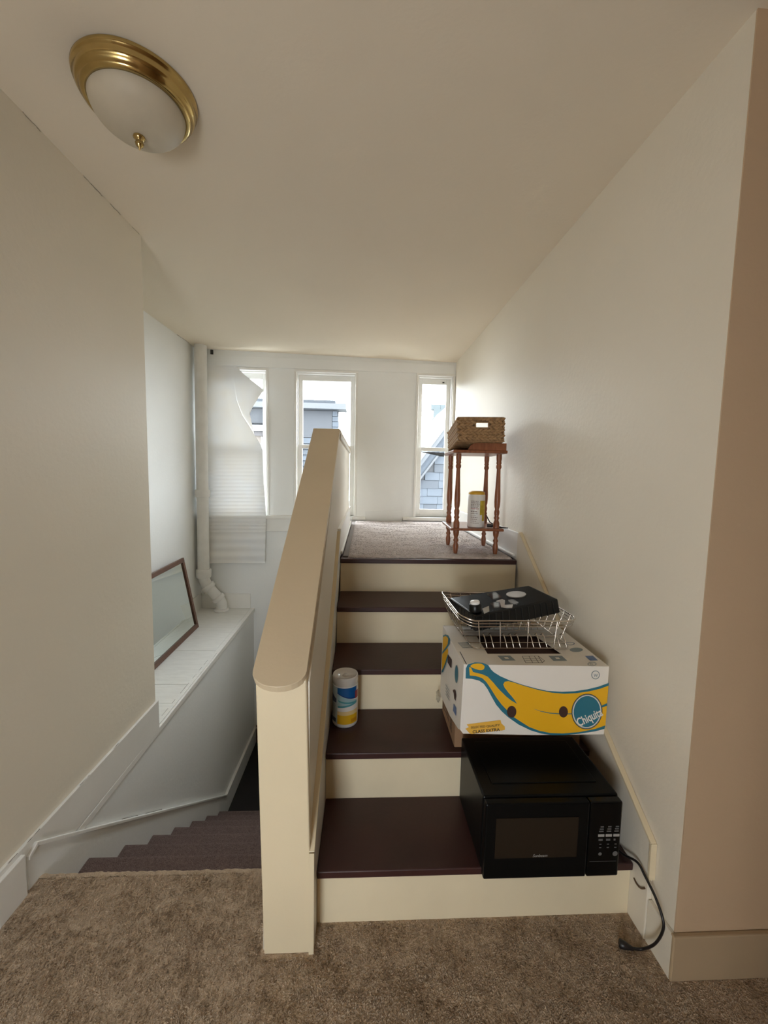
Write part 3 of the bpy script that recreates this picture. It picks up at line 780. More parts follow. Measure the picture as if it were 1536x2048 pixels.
cyl_patch('label_white_panel', c1, r1, -124, 5, K_(zb), K_(zt_), 'white_plastic', wc, lift=0.0006, n=32)
cyl_patch('label_pale_teal', c1, r1, -124, -26, lambda u: 0.083+0.012*u, lambda u: 0.134-0.030*u, 'teal_l', wc, lift=0.0009)
cyl_patch('label_teal_streak', c1, r1, -122, -28, lambda u: 0.080+0.012*u, lambda u: 0.088+0.010*u, 'teal', wc, lift=0.0012)
cyl_patch('label_teal_streak', c1, r1, -119, -28, lambda u: 0.107-0.013*math.sqrt(u), lambda u: 0.113-0.012*math.sqrt(u), 'teal', wc, lift=0.0012)
cyl_patch('label_blue', c1, r1, -124, -30, lambda u: 0.136-0.024*math.sin(u*1.45), K_(zt_), 'blue', wc, lift=0.0012)
cyl_patch('label_blue_edge', c1, r1, -124, -30, lambda u: 0.136-0.024*math.sin(u*1.45), lambda u: 0.1405-0.024*math.sin(u*1.45), 'blue_dark', wc, lift=0.0015)
cyl_patch('label_yellow', c1, r1, -124, -22, K_(zb), lambda u: 0.052, 'yellow', wc, lift=0.0009)
cyl_patch('label_yellow_fade', c1, r1, -124, -22, lambda u: 0.052, lambda u: 0.066+0.004*u, 'yellow_l', wc, lift=0.0009)
cyl_patch('label_yellow_seal', c1, r1, -60, -28, K_(0.022), K_(0.036), 'yellow_d', wc, lift=0.0012)
cyl_patch('label_red_mark', c1, r1, -40, -16, K_(0.112), K_(0.142), 'red', wc, lift=0.0018)
cyl_patch('label_navy_block', c1, r1, -165, -130, K_(0.098), lambda u: 0.128-0.014*u, 'navy', wc, lift=0.0008)
cyl_patch('label_navy_block', c1, r1, -165, -132, K_(0.020), K_(0.036), 'navy', wc, lift=0.0008)
for k in range(9):
    cyl_patch('label_text_line', c1, r1, -168, -130-random.uniform(0,12), K_(0.043+k*0.0058), K_(0.0448+k*0.0058), 'b_grey', wc, lift=0.0008, n=10)
for o_ in wc.children_recursive:
    for v_ in o_.data.vertices: v_.co.z = c1.z + (v_.co.z-c1.z)*1.17
# second canister on the stand
r2, h2 = 0.056, 0.236
p2 = TM @ Vector((0.007, -0.110, ZSH)); c2 = p2
wc2 = thing('wipes_canister', c2, 'wipes canister with yellow lid and lemon label on the stand shelf', 'canister')
MB().lathe([(0,0.0),(r2*0.93,0.0),(r2,0.006),(r2*0.99,h2-0.022),(r2*0.94,h2-0.018)], c2, n=40).build('body', 'white_plastic', wc2)
MB().lathe([(r2*0.955,h2-0.020),(r2*0.955,h2-0.006),(r2*0.90,h2-0.001),(r2*0.6,h2+0.004),(0.0001,h2+0.005)], c2, n=40).build('lid', 'lid_yellow', wc2)
cyl_patch('label_lemon_panel', c2, r2, -80, -20, lambda u: 0.085, K_(0.178), 'lemon', wc2, n=16)
cyl_patch('label_lemon_panel', c2, r2, -62, -34, lambda u: 0.045, K_(0.085), 'lemon', wc2, n=10)
rr = random.Random(3)
for z_, th_, a1_, m_ in [(0.171,0.006,-92,'print_grey'),(0.160,0.007,-88,'print_grey'),(0.150,0.005,-84,'print_grey'),(0.141,0.005,-86,'print_grey'),(0.131,0.006,-92,'print_grey'),(0.123,0.004,-88,'red'),(0.103,0.009,-96,'print_grey'),(0.091,0.005,-96,'print_grey'),(0.080,0.003,-104,'print_grey'),(0.066,0.006,-96,'print_grey'),(0.054,0.005,-96,'print_grey'),(0.042,0.004,-98,'print_grey'),(0.030,0.003,-86,'print_grey')]:
    a = -142
    while a < a1_-3:
        b = min(a1_, a+rr.uniform(5,14)); cyl_patch('label_text_line', c2, r2, a, b, K_(z_), K_(z_+th_), m_, wc2, n=4); a = b+2.5
# black charger lead on the shelf
shz = (TM @ Vector((0,0,ZSH))).z
ch = thing('charger_cable', (0.86, 2.72, shz), 'thin black charger cable with plug beside the yellow lidded canister', 'cable')
q = [TM @ Vector(p) for p in [(0.090,-0.05,ZSH+0.075),(0.110,-0.075,ZSH+0.03),(0.145,-0.12,ZSH+0.010),(0.172,-0.15,ZSH+0.005),(0.195,-0.16,ZSH+0.0045)]]
MB().tube(q, 0.0038, n=8).build('cable', 'cable', ch)
MB().tube([TM @ Vector((0.084,-0.110,ZSH+0.012)), TM @ Vector((0.112,-0.122,ZSH+0.012)), TM @ Vector((0.124,-0.127,ZSH+0.009))], [0.011,0.011,0.004], n=8).build('plug', 'cable', ch)
MB().tube([TM @ Vector((0.122,-0.127,ZSH+0.009)), TM @ Vector((0.15,-0.145,ZSH+0.0045)), TM @ Vector((0.18,-0.165,ZSH+0.0045)), TM @ Vector((0.205,-0.170,ZSH+0.0045))], 0.0038, n=8).build('lead', 'cable', ch)

# ================================================================== MICROWAVE
mw = thing('microwave', (0.643, 1.40, R), 'black countertop microwave oven on the lowest stair tread', 'microwave')
mx0, mx1, my0, my1, mz0, mz1 = 0.411, 0.876, 1.262, 1.572, R+0.012, 0.478
for fx in (mx0+0.04, mx1-0.04):
    for fy in (1.305, my1-0.04):
        MB().lathe([(0,0),(0.013,0),(0.015,0.0125),(0,0.0125)], (fx,fy,R+0.0002), n=12).build('foot', 'mw_black', mw)
body = bx('body', mx0, mx1, my0, my1, mz0, mz1, 'mw_black', mw, bevel=0.006)
bx('top_emboss', mx0+0.045, mx1-0.045, my0+0.055, my1-0.03, mz1-0.001, mz1+0.003, 'mw_black', body, bevel=0.0025)
fy0 = 1.232
dx1 = 0.762
door = bx('door', mx0+0.002, dx1, fy0, my0-0.001, R+0.0015, mz1-0.004, 'mw_black', mw, bevel=0.005)
bx('door_glass', 0.448, 0.725, fy0-0.0015, fy0+0.002, 0.283, 0.425, 'mw_window', door)
text_mesh('door_lettering', 'Sunbeam', 'mw_print', door, (0.600, fy0-0.0017, 0.2865), (1,0,0), (0,0,1), 0.014, shear=0.3, width=0.050)
pnl = bx('control_panel', dx1+0.002, mx1-0.002, fy0, my0-0.001, R+0.0015, mz1-0.004, 'mw_gloss', mw, bevel=0.005)
cols_ = [0.806, 0.832, 0.858]
for ci, xc in enumerate(cols_):
    for k in range(3):
        bx('key_print', xc-0.008+0.002*k, xc+0.007, fy0-0.0008, fy0+0.001, 0.369+k*0.008, 0.3735+k*0.008, 'mw_print2', pnl)
    bx('key', xc-0.0105, xc+0.0105, fy0-0.0016, fy0+0.001, 0.352, 0.361, 'mw_print', pnl, bevel=0.0008)
    bx('key_print', xc-0.008, xc+(0.006 if ci < 2 else -0.002), fy0-0.0008, fy0+0.001, 0.337, 0.344, 'mw_print2', pnl)
    for k in range(2):
        bx('key_print', xc-0.004, xc+0.003, fy0-0.0008, fy0+0.001, 0.311+k*0.012, 0.314+k*0.012, 'mw_print2', pnl)
    if ci != 1:
        mb = MB(); mb.disc((xc, fy0-0.0009, 0.290), 0.009 if ci else 0.006, n=20, normal=(0,-1,0)); mb.build('key_mark', 'mw_print2', pnl, fixn=False)
bx('button_seam', dx1+0.01, mx1-0.012, fy0-0.0008, fy0+0.001, 0.262, 0.263, 'mw_print2', pnl)
# power cord
def spline(pts, n=8):
    P_ = [Vector(p) for p in pts]; out = []
    for i in range(len(P_)-1):
        p0 = P_[max(i-1,0)]; p1 = P_[i]; p2_ = P_[i+1]; p3 = P_[min(i+2,len(P_)-1)]
        for k in range(n):
            t = k/n
            out.append(0.5*((2*p1)+(p2_-p0)*t+(2*p0-5*p1+4*p2_-p3)*t*t+(3*p1-p0-3*p2_+p3)*t**3))
    return out+[P_[-1]]
cpts = [(0.82,1.586,0.33),(0.885,1.578,0.30),(0.905,1.50,0.235),(0.925,1.38,0.2125),(0.936,1.31,0.2125)]
cpts += [tuple(at(px, py, 'x', x)) for px, py, x in [(1274,1724,0.945),(1290,1752,0.948),(1311,1795,0.950),(1326,1840,0.950),(1324,1866,0.948)]]
cpts += [tuple(at(1308,1889,'x',0.944)), tuple(at(1284,1898,'z',0.011)), tuple(at(1262,1896,'z',0.012))]
MB().tube(spline(cpts), 0.0042, n=8).build('power_cord', 'cable', mw)
pe = at(1262,1896,'z',0.012); pd = (at(1238,1886,'z',0.014)-pe)
MB().tube([pe-pd*0.2, pe+pd*0.15, pe+pd*0.55, pe+pd*0.95, pe+pd*1.0], [0.005,0.008,0.012,0.013,0.009], n=10).build('cord_plug', 'cable', mw)
# ================================================================== FRUIT BOX
fbx = thing('fruit_box', (0.66, 1.72, 2*R), 'white banana carton with yellow banana print standing on brown cardboard base', 'box')
bx('base', 0.391, 0.928, 1.606, 1.876, 2*R+0.001, 0.70, 'card_brown', fbx, bevel=0.003)
FLt, FRt = Vector((0.3835,1.470,0.836)), Vector((0.933,1.450,0.833))
FLb, FRb = Vector((0.378,1.470,0.566)), Vector((0.931,1.450,0.566))
BLt, BRt = Vector((0.380,1.868,0.838)), Vector((0.934,1.850,0.836))
BLb, BRb = Vector((0.377,1.868,0.500)), Vector((0.934,1.850,0.500))
fn_ = (FRt-FLt).cross(Vector((0,0,1))).normalized()
if fn_.y > 0: fn_ = -fn_
ln_ = Vector((-1,-0.01,0)).normalized()
lidp = MB().prism([FLt,FRt,FRb,FLb.lerp(FRb,0.5)-Vector((0,0,0.006)),FLb+Vector((0.012,0,-0.004)),FLb+Vector((0,0,0.012))], -fn_*0.004).build('lid', 'card_white', fbx)
def lpart(nm, poly, d, m='card_white'): return MB().prism(poly, d).build(nm, m, lidp)
lpart('side_panel', [FLt,BLt,BLb,BLb.lerp(FLb,0.55)-Vector((0,0,0.012)),FLb+Vector((0,0.03,-0.004)),FLb+Vector((0,0,0.012))], (0.004,0,0))
lpart('side_panel', [FRt,BRt,BRb,FRb], (-0.004,0,0))
lpart('rear_panel', [BLt,BRt,BRb,BLb], (0,-0.004,0))
hx0,hx1,hy0,hy1 = 0.507,0.806,1.562,1.750
def topz(x,y): return 0.8365
def tp(x,y): return Vector((x,y,0.8365))
mb = MB()
def tquad(a,b,c_,d): mb.hexa([a-Vector((0,0,0.004)),b-Vector((0,0,0.004)),c_-Vector((0,0,0.004)),d-Vector((0,0,0.004)),a,b,c_,d])
A,B,C_,D = tp(FLt.x,FLt.y),tp(FRt.x,FRt.y),tp(BRt.x,BRt.y),tp(BLt.x,BLt.y)
h00,h10,h11,h01 = tp(hx0-0.006,hy0),tp(hx1,hy0),tp(hx1-0.028,hy1),tp(hx0,hy1)
tquad(A,B,h10,h00); tquad(B,C_,h11,h10); tquad(C_,D,h01,h11); tquad(D,A,h00,h01)
mb.build('top_panel', 'card_white', lidp)
MB().add([(0.40,1.50,0.822),(0.92,1.48,0.822),(0.92,1.84,0.822),(0.40,1.85,0.822)], [(0,1,2,3)]).build('inner_liner', 'card_in', fbx)
bx('inner_liner', 0.394, 0.92, 1.48, 1.60, 0.592, 0.596, 'card_in', fbx)
# flap line on the lid top
def on_top(px, py, lift=0.0005): return at(px, py, 'z', 0.8365+lift)
def on_front(px, py, lift=0.0006): return at_plane(px, py, FLt+fn_*lift, fn_)
LNRM = (BLt-FLt).cross(FLb-FLt).normalized()
if LNRM.x > 0: LNRM = -LNRM
def on_left(px, py, lift=0.0006): return at_plane(px, py, FLt+LNRM*(lift+0.0006), LNRM)
def zf(x, y): return (900+x*0.21484, 1300+y*0.21484)
def zl(x, y): return (860+x*0.1368, 1230+y*0.1368)
def decal(nm, pts, surf, cvt, m, lift):
    return MB().sheet([surf(*cvt(*p), lift) for p in pts]).build(nm, m, lidp, fixn=False)
def smooth_poly(pts, n=4): 
    N = len(pts); out = []
    for i in range(N):
        p0,p1,p2_,p3 = [Vector(pts[(i+k-1) % N]) for k in range(4)]
        for k in range(n):
            t = k/n; v = 0.5*((2*p1)+(p2_-p0)*t+(2*p0-5*p1+4*p2_-p3)*t*t+(3*p1-p0-3*p2_+p3)*t**3); out.append((v.x, v.y))
    return out
outer = [(145,265),(148,170),(165,135),(230,115),(300,118),(355,140),(385,185),(410,208),(470,245),(560,285),(680,325),(800,358),(900,380),(1040,390),(1160,384),(1280,366),(1380,342),(1478,306),(1478,330),(1462,520),(1446,700),(1438,735),(1350,758),(1200,780),(1060,792),(950,792),(850,778),(750,748),(640,695),(540,625),(480,570),(430,510),(390,440),(350,365),(315,315),(270,285),(200,268)]
decal('banana_outline', outer, on_front, zf, 'b_teal', 0.0006)
body_ = [(495,320),(510,295),(545,290),(600,305),(700,338),(830,374),(950,398),(1060,407),(1180,402),(1300,384),(1400,360),(1476,332),(1462,500),(1447,702),(1350,735),(1200,765),(1050,777),(930,772),(830,752),(740,718),(650,662),(590,622),(530,560),(480,508),(430,440),(380,360),(340,300),(300,262),(240,242),(185,238),(178,160),(195,163),(215,205),(300,226),(350,248),(400,300),(450,360),(520,430),(570,470),(627,503),(590,450),(540,392),(508,350)]
decal('banana_fill', body_, on_front, zf, 'b_yellow', 0.0010)
decal('banana_stem_tip', smooth_poly([(190,152),(220,130),(285,127),(320,150),(312,180),(280,187),(235,176)]), on_front, zf, 'b_yellow', 0.0010)
def ell(cx, cy, rx, ry, rot=0, n=28):
    return [(cx+rx*math.cos(a)*math.cos(rot)-ry*math.sin(a)*math.sin(rot), cy+rx*math.cos(a)*math.sin(rot)+ry*math.sin(a)*math.cos(rot)) for a in [2*math.pi*k/n for k in range(n)]]
decal('vent_hole', ell(574,575,44,55), on_front, zf, 'card_in', 0.0016)
decal('vent_hole', ell(1056,576,42,53), on_front, zf, 'card_in', 0.0016)
decal('crease_line', [(775,547),(850,569),(930,584),(1012,590),(1135,591),(1135,599),(1012,598),(930,591),(850,575)], on_front, zf, 'b_teal', 0.0014)
decal('crease_line', [(1405,520),(1464,494),(1464,518),(1405,540)], on_front, zf, 'b_teal', 0.0014)
decal('logo_border', ell(1275,573,144,166,0.12), on_front, zf, 'b_black', 0.0018)
decal('logo_ring', ell(1275,573,138,160,0.12), on_front, zf, 'b_grey', 0.0021)
decal('logo_ring', ell(1275,573,131,153,0.12), on_front, zf, 'card_white', 0.0024)
decal('logo_field', ell(1275,573,124,146,0.12), on_front, zf, 'b_teal', 0.0027)
ux = (FRt-FLt).normalized(); ux.z = 0; ux.normalize(); uz = Vector((0,0,1))
def ftext(nm, txt, m, zx, zy, ang, size, width, lift, shear=0.0, bold=0.0, height=None):
    o_ = on_front(*zf(zx, zy), 0.0)
    a = math.radians(ang); u_ = ux*math.cos(a)+uz*math.sin(a); v_ = -ux*math.sin(a)+uz*math.cos(a)
    sc = 0.21484*1.46/F*1.02
    return text_mesh(nm, txt, m, lidp, o_, u_, v_, size*sc, width=width*sc, lift=lift, shear=shear, bold=bold, height=height*sc if height else None)
ftext('logo_lettering', 'Chiquita', 'card_white', 1310, 655, 28, 110, 262, 0.0032, bold=0.02, height=118)
decal('quality_label', [(155,693),(185,688),(470,652),(478,683),(510,712),(512,742),(478,752),(470,750),(200,782),(178,772),(150,740),(140,735),(175,718)], on_front, zf, 'b_orange', 0.0010)
ftext('quality_lettering', 'SELECTED QUALITY', 'b_black', 328, 718, 6.0, 30, 285, 0.0016, bold=0.012)
ftext('quality_lettering', 'CLASS EXTRA', 'b_black', 336, 762, 6.0, 42, 268, 0.0016, bold=0.022)
def ring(cx, cy, rx, ry, surf, cvt, m, lift, k=0.82):
    mb = MB(); n = 28; A_ = ell(cx,cy,rx,ry,0,n); B_ = ell(cx,cy,rx*k,ry*k,0,n)
    vs = [surf(*cvt(*p), lift) for p in A_+B_]
    mb.add(vs, [(i,(i+1)%n,(i+1)%n+n,i+n) for i in range(n)])
    return mb.build('round_mark', m, lidp, fixn=False)
ring(1355,232,40,41,on_front,zf,'b_grey',0.0010)
ftext('round_mark_letter', 'W', 'b_grey', 1355, 250, 0, 45, 42, 0.0010, bold=0.02)
ring(1322,130,42,19,on_top,zf,'b_grey',0.0006)
o_ = on_top(*zf(1322,138)); text_mesh('round_mark_letter', 'W', 'b_grey', lidp, o_, ux, Vector((0,1,0)), 0.018, width=0.014)
decal('handling_symbol', [(1255,55),(1330,52),(1378,97),(1305,99)], on_top, zf, 'b_blue', 0.0006)
for (xa, xb_, yt, yb_) in [(440,560,52,98),(915,1040,54,100)]:
    decal('handling_symbol', [(xa,yt),(xb_,yt-1),(xb_+52,yb_),(xa+48,yb_+1)], on_top, zf, 'b_grey', 0.0006)
    decal('handling_symbol', [(xa+62,yt+14),(xa+96,yt+14),(xa+112,yb_-16),(xa+76,yb_-16)], on_top, zf, 'card_white', 0.0010)
mb = MB()
def tl(a, b, w=0.0011):
    a = on_top(*zf(*a)); b = on_top(*zf(*b)); d = (b-a).normalized(); n = Vector((-d.y,d.x,0))*w
    mb.add([a-n,b-n,b+n,a+n], [(0,1,2,3)])
for a, b in [((672,58),(820,55)),((820,55),(880,100)),((880,100),(860,118)),((860,118),(705,118)),((705,118),(672,58)),((690,80),(840,78)),((700,98),(855,97)),((735,58),(770,118)),((785,57),(825,118)),((820,55),(860,118))]: tl(a, b)
mb.build('handling_drawing', 'b_black', lidp, fixn=False)
decal('round_logo_print', ell(1175,-2,62,20), on_top, zf, 'b_grey', 0.0006)
ring(1118,-60,42,14,on_top,zf,'b_blue',0.0006)
decal('flap_line', [(88,15),(96,15),(158,132),(150,134)], on_top, zf, 'b_black', 0.0006)
# faint print block at the left of the lid top
decal('print_block', [(70,-70),(160,-74),(222,-22),(118,-20)], on_top, zf, 'b_grey', 0.0006)
for k in range(5):
    decal('print_line', [(80+k*8,-66+k*9),(150+k*12,-68+k*9),(153+k*12,-64+k*9),(84+k*8,-62+k*9)], on_top, zf, 'card_white', 0.0010)
# left side prints
decal('banana_side_fill', [(190,318),(232,305),(262,325),(268,400),(250,470),(266,520),(252,620),(225,700),(200,790),(172,800),(176,620),(182,540)], on_left, zl, 'b_yellow', 0.0010)
decal('banana_side_line', [(190,300),(225,283),(268,298),(294,350),(287,425),(240,500),(178,572),(179,540),(228,475),(258,425),(265,350),(248,318),(222,308),(190,325)], on_left, zl, 'b_teal', 0.0014)
decal('banana_side_line', [(268,565),(255,650),(225,740),(190,832),(166,848),(170,812),(195,770),(225,690),(250,600)], on_left, zl, 'b_teal', 0.0014)
decal('hand_hole', [(262,578),(318,652),(314,772),(300,770),(255,690)], on_left, zl, 'card_in', 0.0012)
decal('side_logo', ell(386,865,27,134), on_left, zl, 'b_grey', 0.0010)
decal('side_logo', ell(386,865,21,120), on_left, zl, 'b_teal', 0.0013)
decal('vent_hole', [(332,1105),(352,1085),(374,1105),(385,1180),(372,1258),(354,1220),(345,1140)], on_left, zl, 'card_in', 0.0012)
decal('handling_symbol', [(345,1295),(385,1360),(380,1480),(335,1398)], on_left, zl, 'b_blue', 0.0010)
for k in range(4):
    decal('print_line', [(228,1010+k*45),(285,1110+k*45),(285,1122+k*45),(228,1022+k*45)], on_left, zl, 'b_grey', 0.0010)
# printing on the brown base
for k, (ya_, yb_, za_, zb_) in enumerate([(1.66,1.70,0.44,0.50),(1.72,1.80,0.45,0.52),(1.82,1.86,0.44,0.52)]):
    for j in range(4):
        bx('base_print', 0.3902, 0.3912, ya_, yb_, za_+j*(zb_-za_)/4, za_+j*(zb_-za_)/4+0.008, 'board_brown', fbx)
# ---- crumpled clear bag between carton and riser
mb = MB(); rb2 = random.Random(5)
bc = at(879,1392,'y',1.845)
bc.x = min(bc.x, 0.364)
def bag(u, v):
    th = 2*math.pi*u; ph = math.pi*(v-0.5)
    r = 0.022*(0.7+0.6*abs(mnoise.noise(Vector((math.cos(th)*2.2, math.sin(th)*2.2, v*5)))))
    return bc + Vector((0.55*r*math.cos(th)*math.cos(ph), r*0.9*math.sin(th)*math.cos(ph), r*1.5*math.sin(ph)))
mb.grid(bag, 18, 12, smooth=False)
bg_o = mb.build('plastic_bag', 'film', fixn=False); bg_o.location = (0,0,0)
tag(bg_o, 'crumpled clear plastic scrap stuck behind the banana carton', 'plastic bag')

# ================================================================== DISH RACK ON THE CARTON
dr = thing('dish_rack', (0.64, 1.80, 0.8365), 'chrome wire dish rack resting on top of the banana carton', 'dish rack')
def rrect(x0,x1,y0,y1,r,z,n=6,skew=0.0):
    out = []
    for cx_,cy_,a0 in [(x1-r,y1-r,0),(x0+r,y1-r,90),(x0+r,y0+r,180),(x1-r,y0+r,270)]:
        for k in range(n+1):
            a = math.radians(a0+90*k/n); out.append(Vector((cx_+r*math.cos(a)+skew*((cy_-y0)), cy_+r*math.sin(a), z)))
    return out
WR = 0.0022
def rimpath(z, inset=0.0, lift=True):
    pts = rrect(0.402+inset, 0.902-inset, 1.607+inset, 2.005-inset, 0.06, z, skew=-0.045)
    if lift:
        for p in pts:
            if p.x < 0.46: p.z += 0.016*min(1, (0.46-p.x)/0.07)
    return pts
MB().tube(rimpath(0.955), 0.0034, n=8, closed=True).build('rim', 'chrome', dr)
MB().tube(rimpath(0.942, 0.003), WR, n=6, closed=True).build('side_wire', 'chrome', dr)
MB().tube(rimpath(0.928, 0.006), WR, n=6, closed=True).build('side_wire', 'chrome', dr)
zb_ = 0.8420
MB().tube(rrect(0.452,0.862,1.602,1.955,0.03,zb_,skew=-0.045), WR, n=6, closed=True).build('base_wire', 'chrome', dr)
for k in range(5):
    y = 1.66+k*0.07
    MB().tube([(0.446-0.045*(y-1.6),y,zb_),(0.868-0.045*(y-1.6),y,zb_)], WR, n=6).build('base_wire', 'chrome', dr)
n_f = 14
for k in range(n_f):
    u = (k+0.5)/n_f; x = 0.47+0.39*u
    if k in (3, 7, 11) or k == 0:
        MB().tube([(x-0.012+0.03*u,1.610,0.953),(x,1.604,zb_)], WR, n=6).build('upright_wire', 'chrome', dr)
    else:
        MB().tube([(x-0.014,1.640,0.885),(x-0.012,1.628,0.895),(x-0.010,1.612,0.884),(x,1.603,zb_)], WR, n=6).build('plate_prong', 'chrome', dr)
for k in range(6):
    v = (k+0.5)/6; y = 1.66+0.31*v
    MB().tube([(0.404-0.045*(y-1.607),y,0.966),(0.425-0.045*(y-1.6),y,0.90),(0.452-0.045*(y-1.6),y,zb_)], WR, n=6).build('upright_wire', 'chrome', dr)
    MB().tube([(0.900-0.045*(y-1.607),y,0.953),(0.862-0.045*(y-1.6),y,zb_)], WR, n=6).build('upright_wire', 'chrome', dr)
for k in range(8):
    u = (k+0.5)/8; x = 0.43+0.40*u
    MB().tube([(x-0.015,2.003,0.953),(x,1.953,zb_)], WR, n=6).build('upright_wire', 'chrome', dr)
for k in range(6):
    x = 0.60+k*0.030
    MB().tube(spline([(x,1.80,zb_),(x+0.012,1.80,0.895),(x+0.026,1.80,0.91),(x+0.045,1.80,0.895),(x+0.058,1.80,zb_)], 4), WR, n=6).build('plate_loop', 'chrome', dr)
# ---- black ribbed tray lying upside down in the rack
bt = thing('plastic_tray', (0.64, 1.82, 0.90), 'black ribbed plastic tray lying tilted upside down in the dish rack', 'tray')
tl_ = [Vector((0.412,1.900,0.962)), Vector((0.470,1.645,0.962)), Vector((0.872,1.755,1.004)), Vector((0.832,1.980,1.004))]   # L F R B
tn = (tl_[1]-tl_[0]).cross(tl_[2]-tl_[0]).normalized()
if tn.z < 0: tn = -tn
tc_ = sum(tl_, Vector())/4
bot = [tc_+(p-tc_)*1.035-tn*0.066 for p in tl_]
MB().hexa(bot+tl_).build('shell', 'tray', bt, bevel=0.006)
top_in = [tc_+(p-tc_)*0.95+tn*0.0006 for p in tl_]
MB().hexa([p-tn*0.002 for p in top_in]+top_in).build('top_face', 'tray_top', bt)
for e in range(4):
    a, b = bot[e], bot[(e+1)%4]; ta, tb2 = tl_[e], tl_[(e+1)%4]
    cnt = 13 if (b-a).length > 0.35 else 8
    nn = (b-a).cross(ta-a).normalized()
    if nn.dot(a-tc_) < 0: nn = -nn
    for k in range(1, cnt):
        u = k/cnt; p = a.lerp(b, u)+nn*0.0005; q = ta.lerp(tb2, u)+nn*0.0005-tn*0.006
        MB().tube([p, q], 0.0028, n=5).build('rib', 'tray', bt)
# things lying on the tray
def on_tray(px, py, lift=0.001): return at_plane(px, py, tc_+tn*lift, tn)
def tz_(x, y): return (870+x*0.1888, 1160+y*0.1888)
def tray_thing(name, pts, m, label, cat, lift=0.0012, th=0.004):
    poly = [on_tray(*tz_(*p), lift) for p in pts]
    o = MB().prism(poly, tn*th).build(name, m)
    return tag(o, label, cat)
tray_thing('round_lid', [(755+105*(1+math.cos(a)), 158+32*math.sin(a)) for a in [2*math.pi*k/24 for k in range(24)]], 'silver', 'round grey plastic lid lying on the black tray', 'lid', th=0.004)
tray_thing('film_packet', [(545,155),(640,140),(715,192),(605,212)], 'film', 'small clear square blister packet on tray above the others', 'packet', th=0.006)
tray_thing('film_packet', [(578,258),(685,236),(700,290),(628,298)], 'film', 'small clear square blister packet nearest the front of tray', 'packet', th=0.006)
tray_thing('foil_scrap', [(648,228),(712,208),(742,222),(738,270),(828,264),(818,298),(760,300),(700,290),(686,240)], 'silver', 'crinkled grey foil scrap in the middle of the tray', 'scrap', th=0.003)
tray_thing('film_packet', [(770,222),(822,212),(895,250),(842,268),(800,250)], 'film', 'small clear blister packet below the round grey lid', 'packet', th=0.005)
# black jar with a white cap on the tray
jc = on_tray(*tz_(428,330), 0.0012)
jr = thing('jar', jc, 'small black jar with glossy white cap standing on the tray', 'jar')
JM = Matrix.Translation(jc) @ tn.to_track_quat('Z','Y').to_matrix().to_4x4()
MB().lathe([(0.0,0.0),(0.026,0.0),(0.027,0.004),(0.025,0.030),(0.022,0.034),(0.0,0.034)], (0,0,0), n=28).xf(JM).build('body', 'tray', jr)
MB().lathe([(0.020,0.034),(0.021,0.036),(0.0205,0.043),(0.018,0.046),(0.0001,0.047)], (0,0,0), n=28).xf(JM).build('cap', 'glossy_white', jr)
tray_thing('foil_scrap', [(500,310),(572,280),(576,335),(520,360)], 'silver', 'crinkled grey foil scrap beside the small black jar', 'scrap', th=0.003)

# ---- thin brown wire stub on the right wall
ws = [at(1268,1756,'x',XR-0.018), at(1273,1767,'x',XR-0.020), at(1281,1776,'x',XR-0.020), at(1290,1776,'x',XR-0.018)]
tag(MB().tube(spline(ws), 0.0028, n=6).build('wire_stub', 'wire_brown'), 'thin brown wire stub poking from the right wall above carpet', 'wire')

# ================================================================== OUTSIDE
gr = struct(bx('ground', -40, 40, 7.2, 90, -4.2, -4.0, 'ground'))
# neighbour's flat roofed house seen through windows one and two
YH = 10.0
def hp(px, py, y=YH): return at(px, py, 'y', y)
hA = thing('house', (-2.2, YH, -4.0), 'slate blue clapboard house with flat overhanging roof behind the middle window', 'house')
bx('wall', -4.6, -0.66, YH+0.03, YH+0.5, -4.0, 3.06, 'slate_d', hA)
bx('roof_slab', -4.8, -0.46, YH-0.28, YH+0.25, 3.06, 3.185, 'ext_trim', hA)
bx('roof_slab', -4.8, -0.72, YH-0.10, YH+0.25, 3.19, 3.285, 'slate', hA)
bx('upper_panel', -2.25, -0.80, YH-0.02, YH+0.03, 2.42, 3.05, 'slate_d', hA)
bx('upper_panel', -4.6, -2.30, YH-0.02, YH+0.03, 2.72, 3.05, 'slate_d', hA)
for k in range(5):
    bx('shingle', -0.79, -0.66+random.uniform(-0.03,0.02), YH-0.03+random.uniform(0,0.01), YH+0.03, 2.43+k*0.125, 2.545+k*0.125, 'slate_b', hA)
for k in range(16):
    z = 2.40-k*0.135
    MB().hexa([(-2.25,YH-0.045,z-0.125),(-0.66,YH-0.045,z-0.125),(-0.66,YH+0.03,z-0.125),(-2.25,YH+0.03,z-0.125),(-2.25,YH-0.012,z),(-0.66,YH-0.012,z),(-0.66,YH+0.03,z),(-2.25,YH+0.03,z)]).build('clapboard', 'slate' if k % 3 else 'slate_b', hA)
bx('cornice', -4.6, -2.28, YH-0.16, YH+0.03, 2.53, 2.66, 'ext_white', hA)
bx('cornice', -4.6, -2.28, YH-0.10, YH+0.03, 2.42, 2.525, 'ext_brown', hA)
bx('lower_wall', -4.6, -2.28, YH-0.02, YH+0.03, -4.0, 2.42, 'ext_beige', hA)
bx('downpipe', -2.46, -2.43, YH-0.08, YH-0.04, -3.9, 2.4, 'ext_white', hA)
wn_ = bx('house_window', -2.70, -2.32, YH-0.05, YH-0.015, 0.4, 1.35, 'ext_brown', hA)
bx('pane', -2.66, -2.36, YH-0.055, YH-0.051, 0.45, 1.30, 'slate_d', wn_)
bx('window_sill', -2.76, -2.28, YH-0.12, YH-0.02, 0.30, 0.38, 'ext_white', wn_)
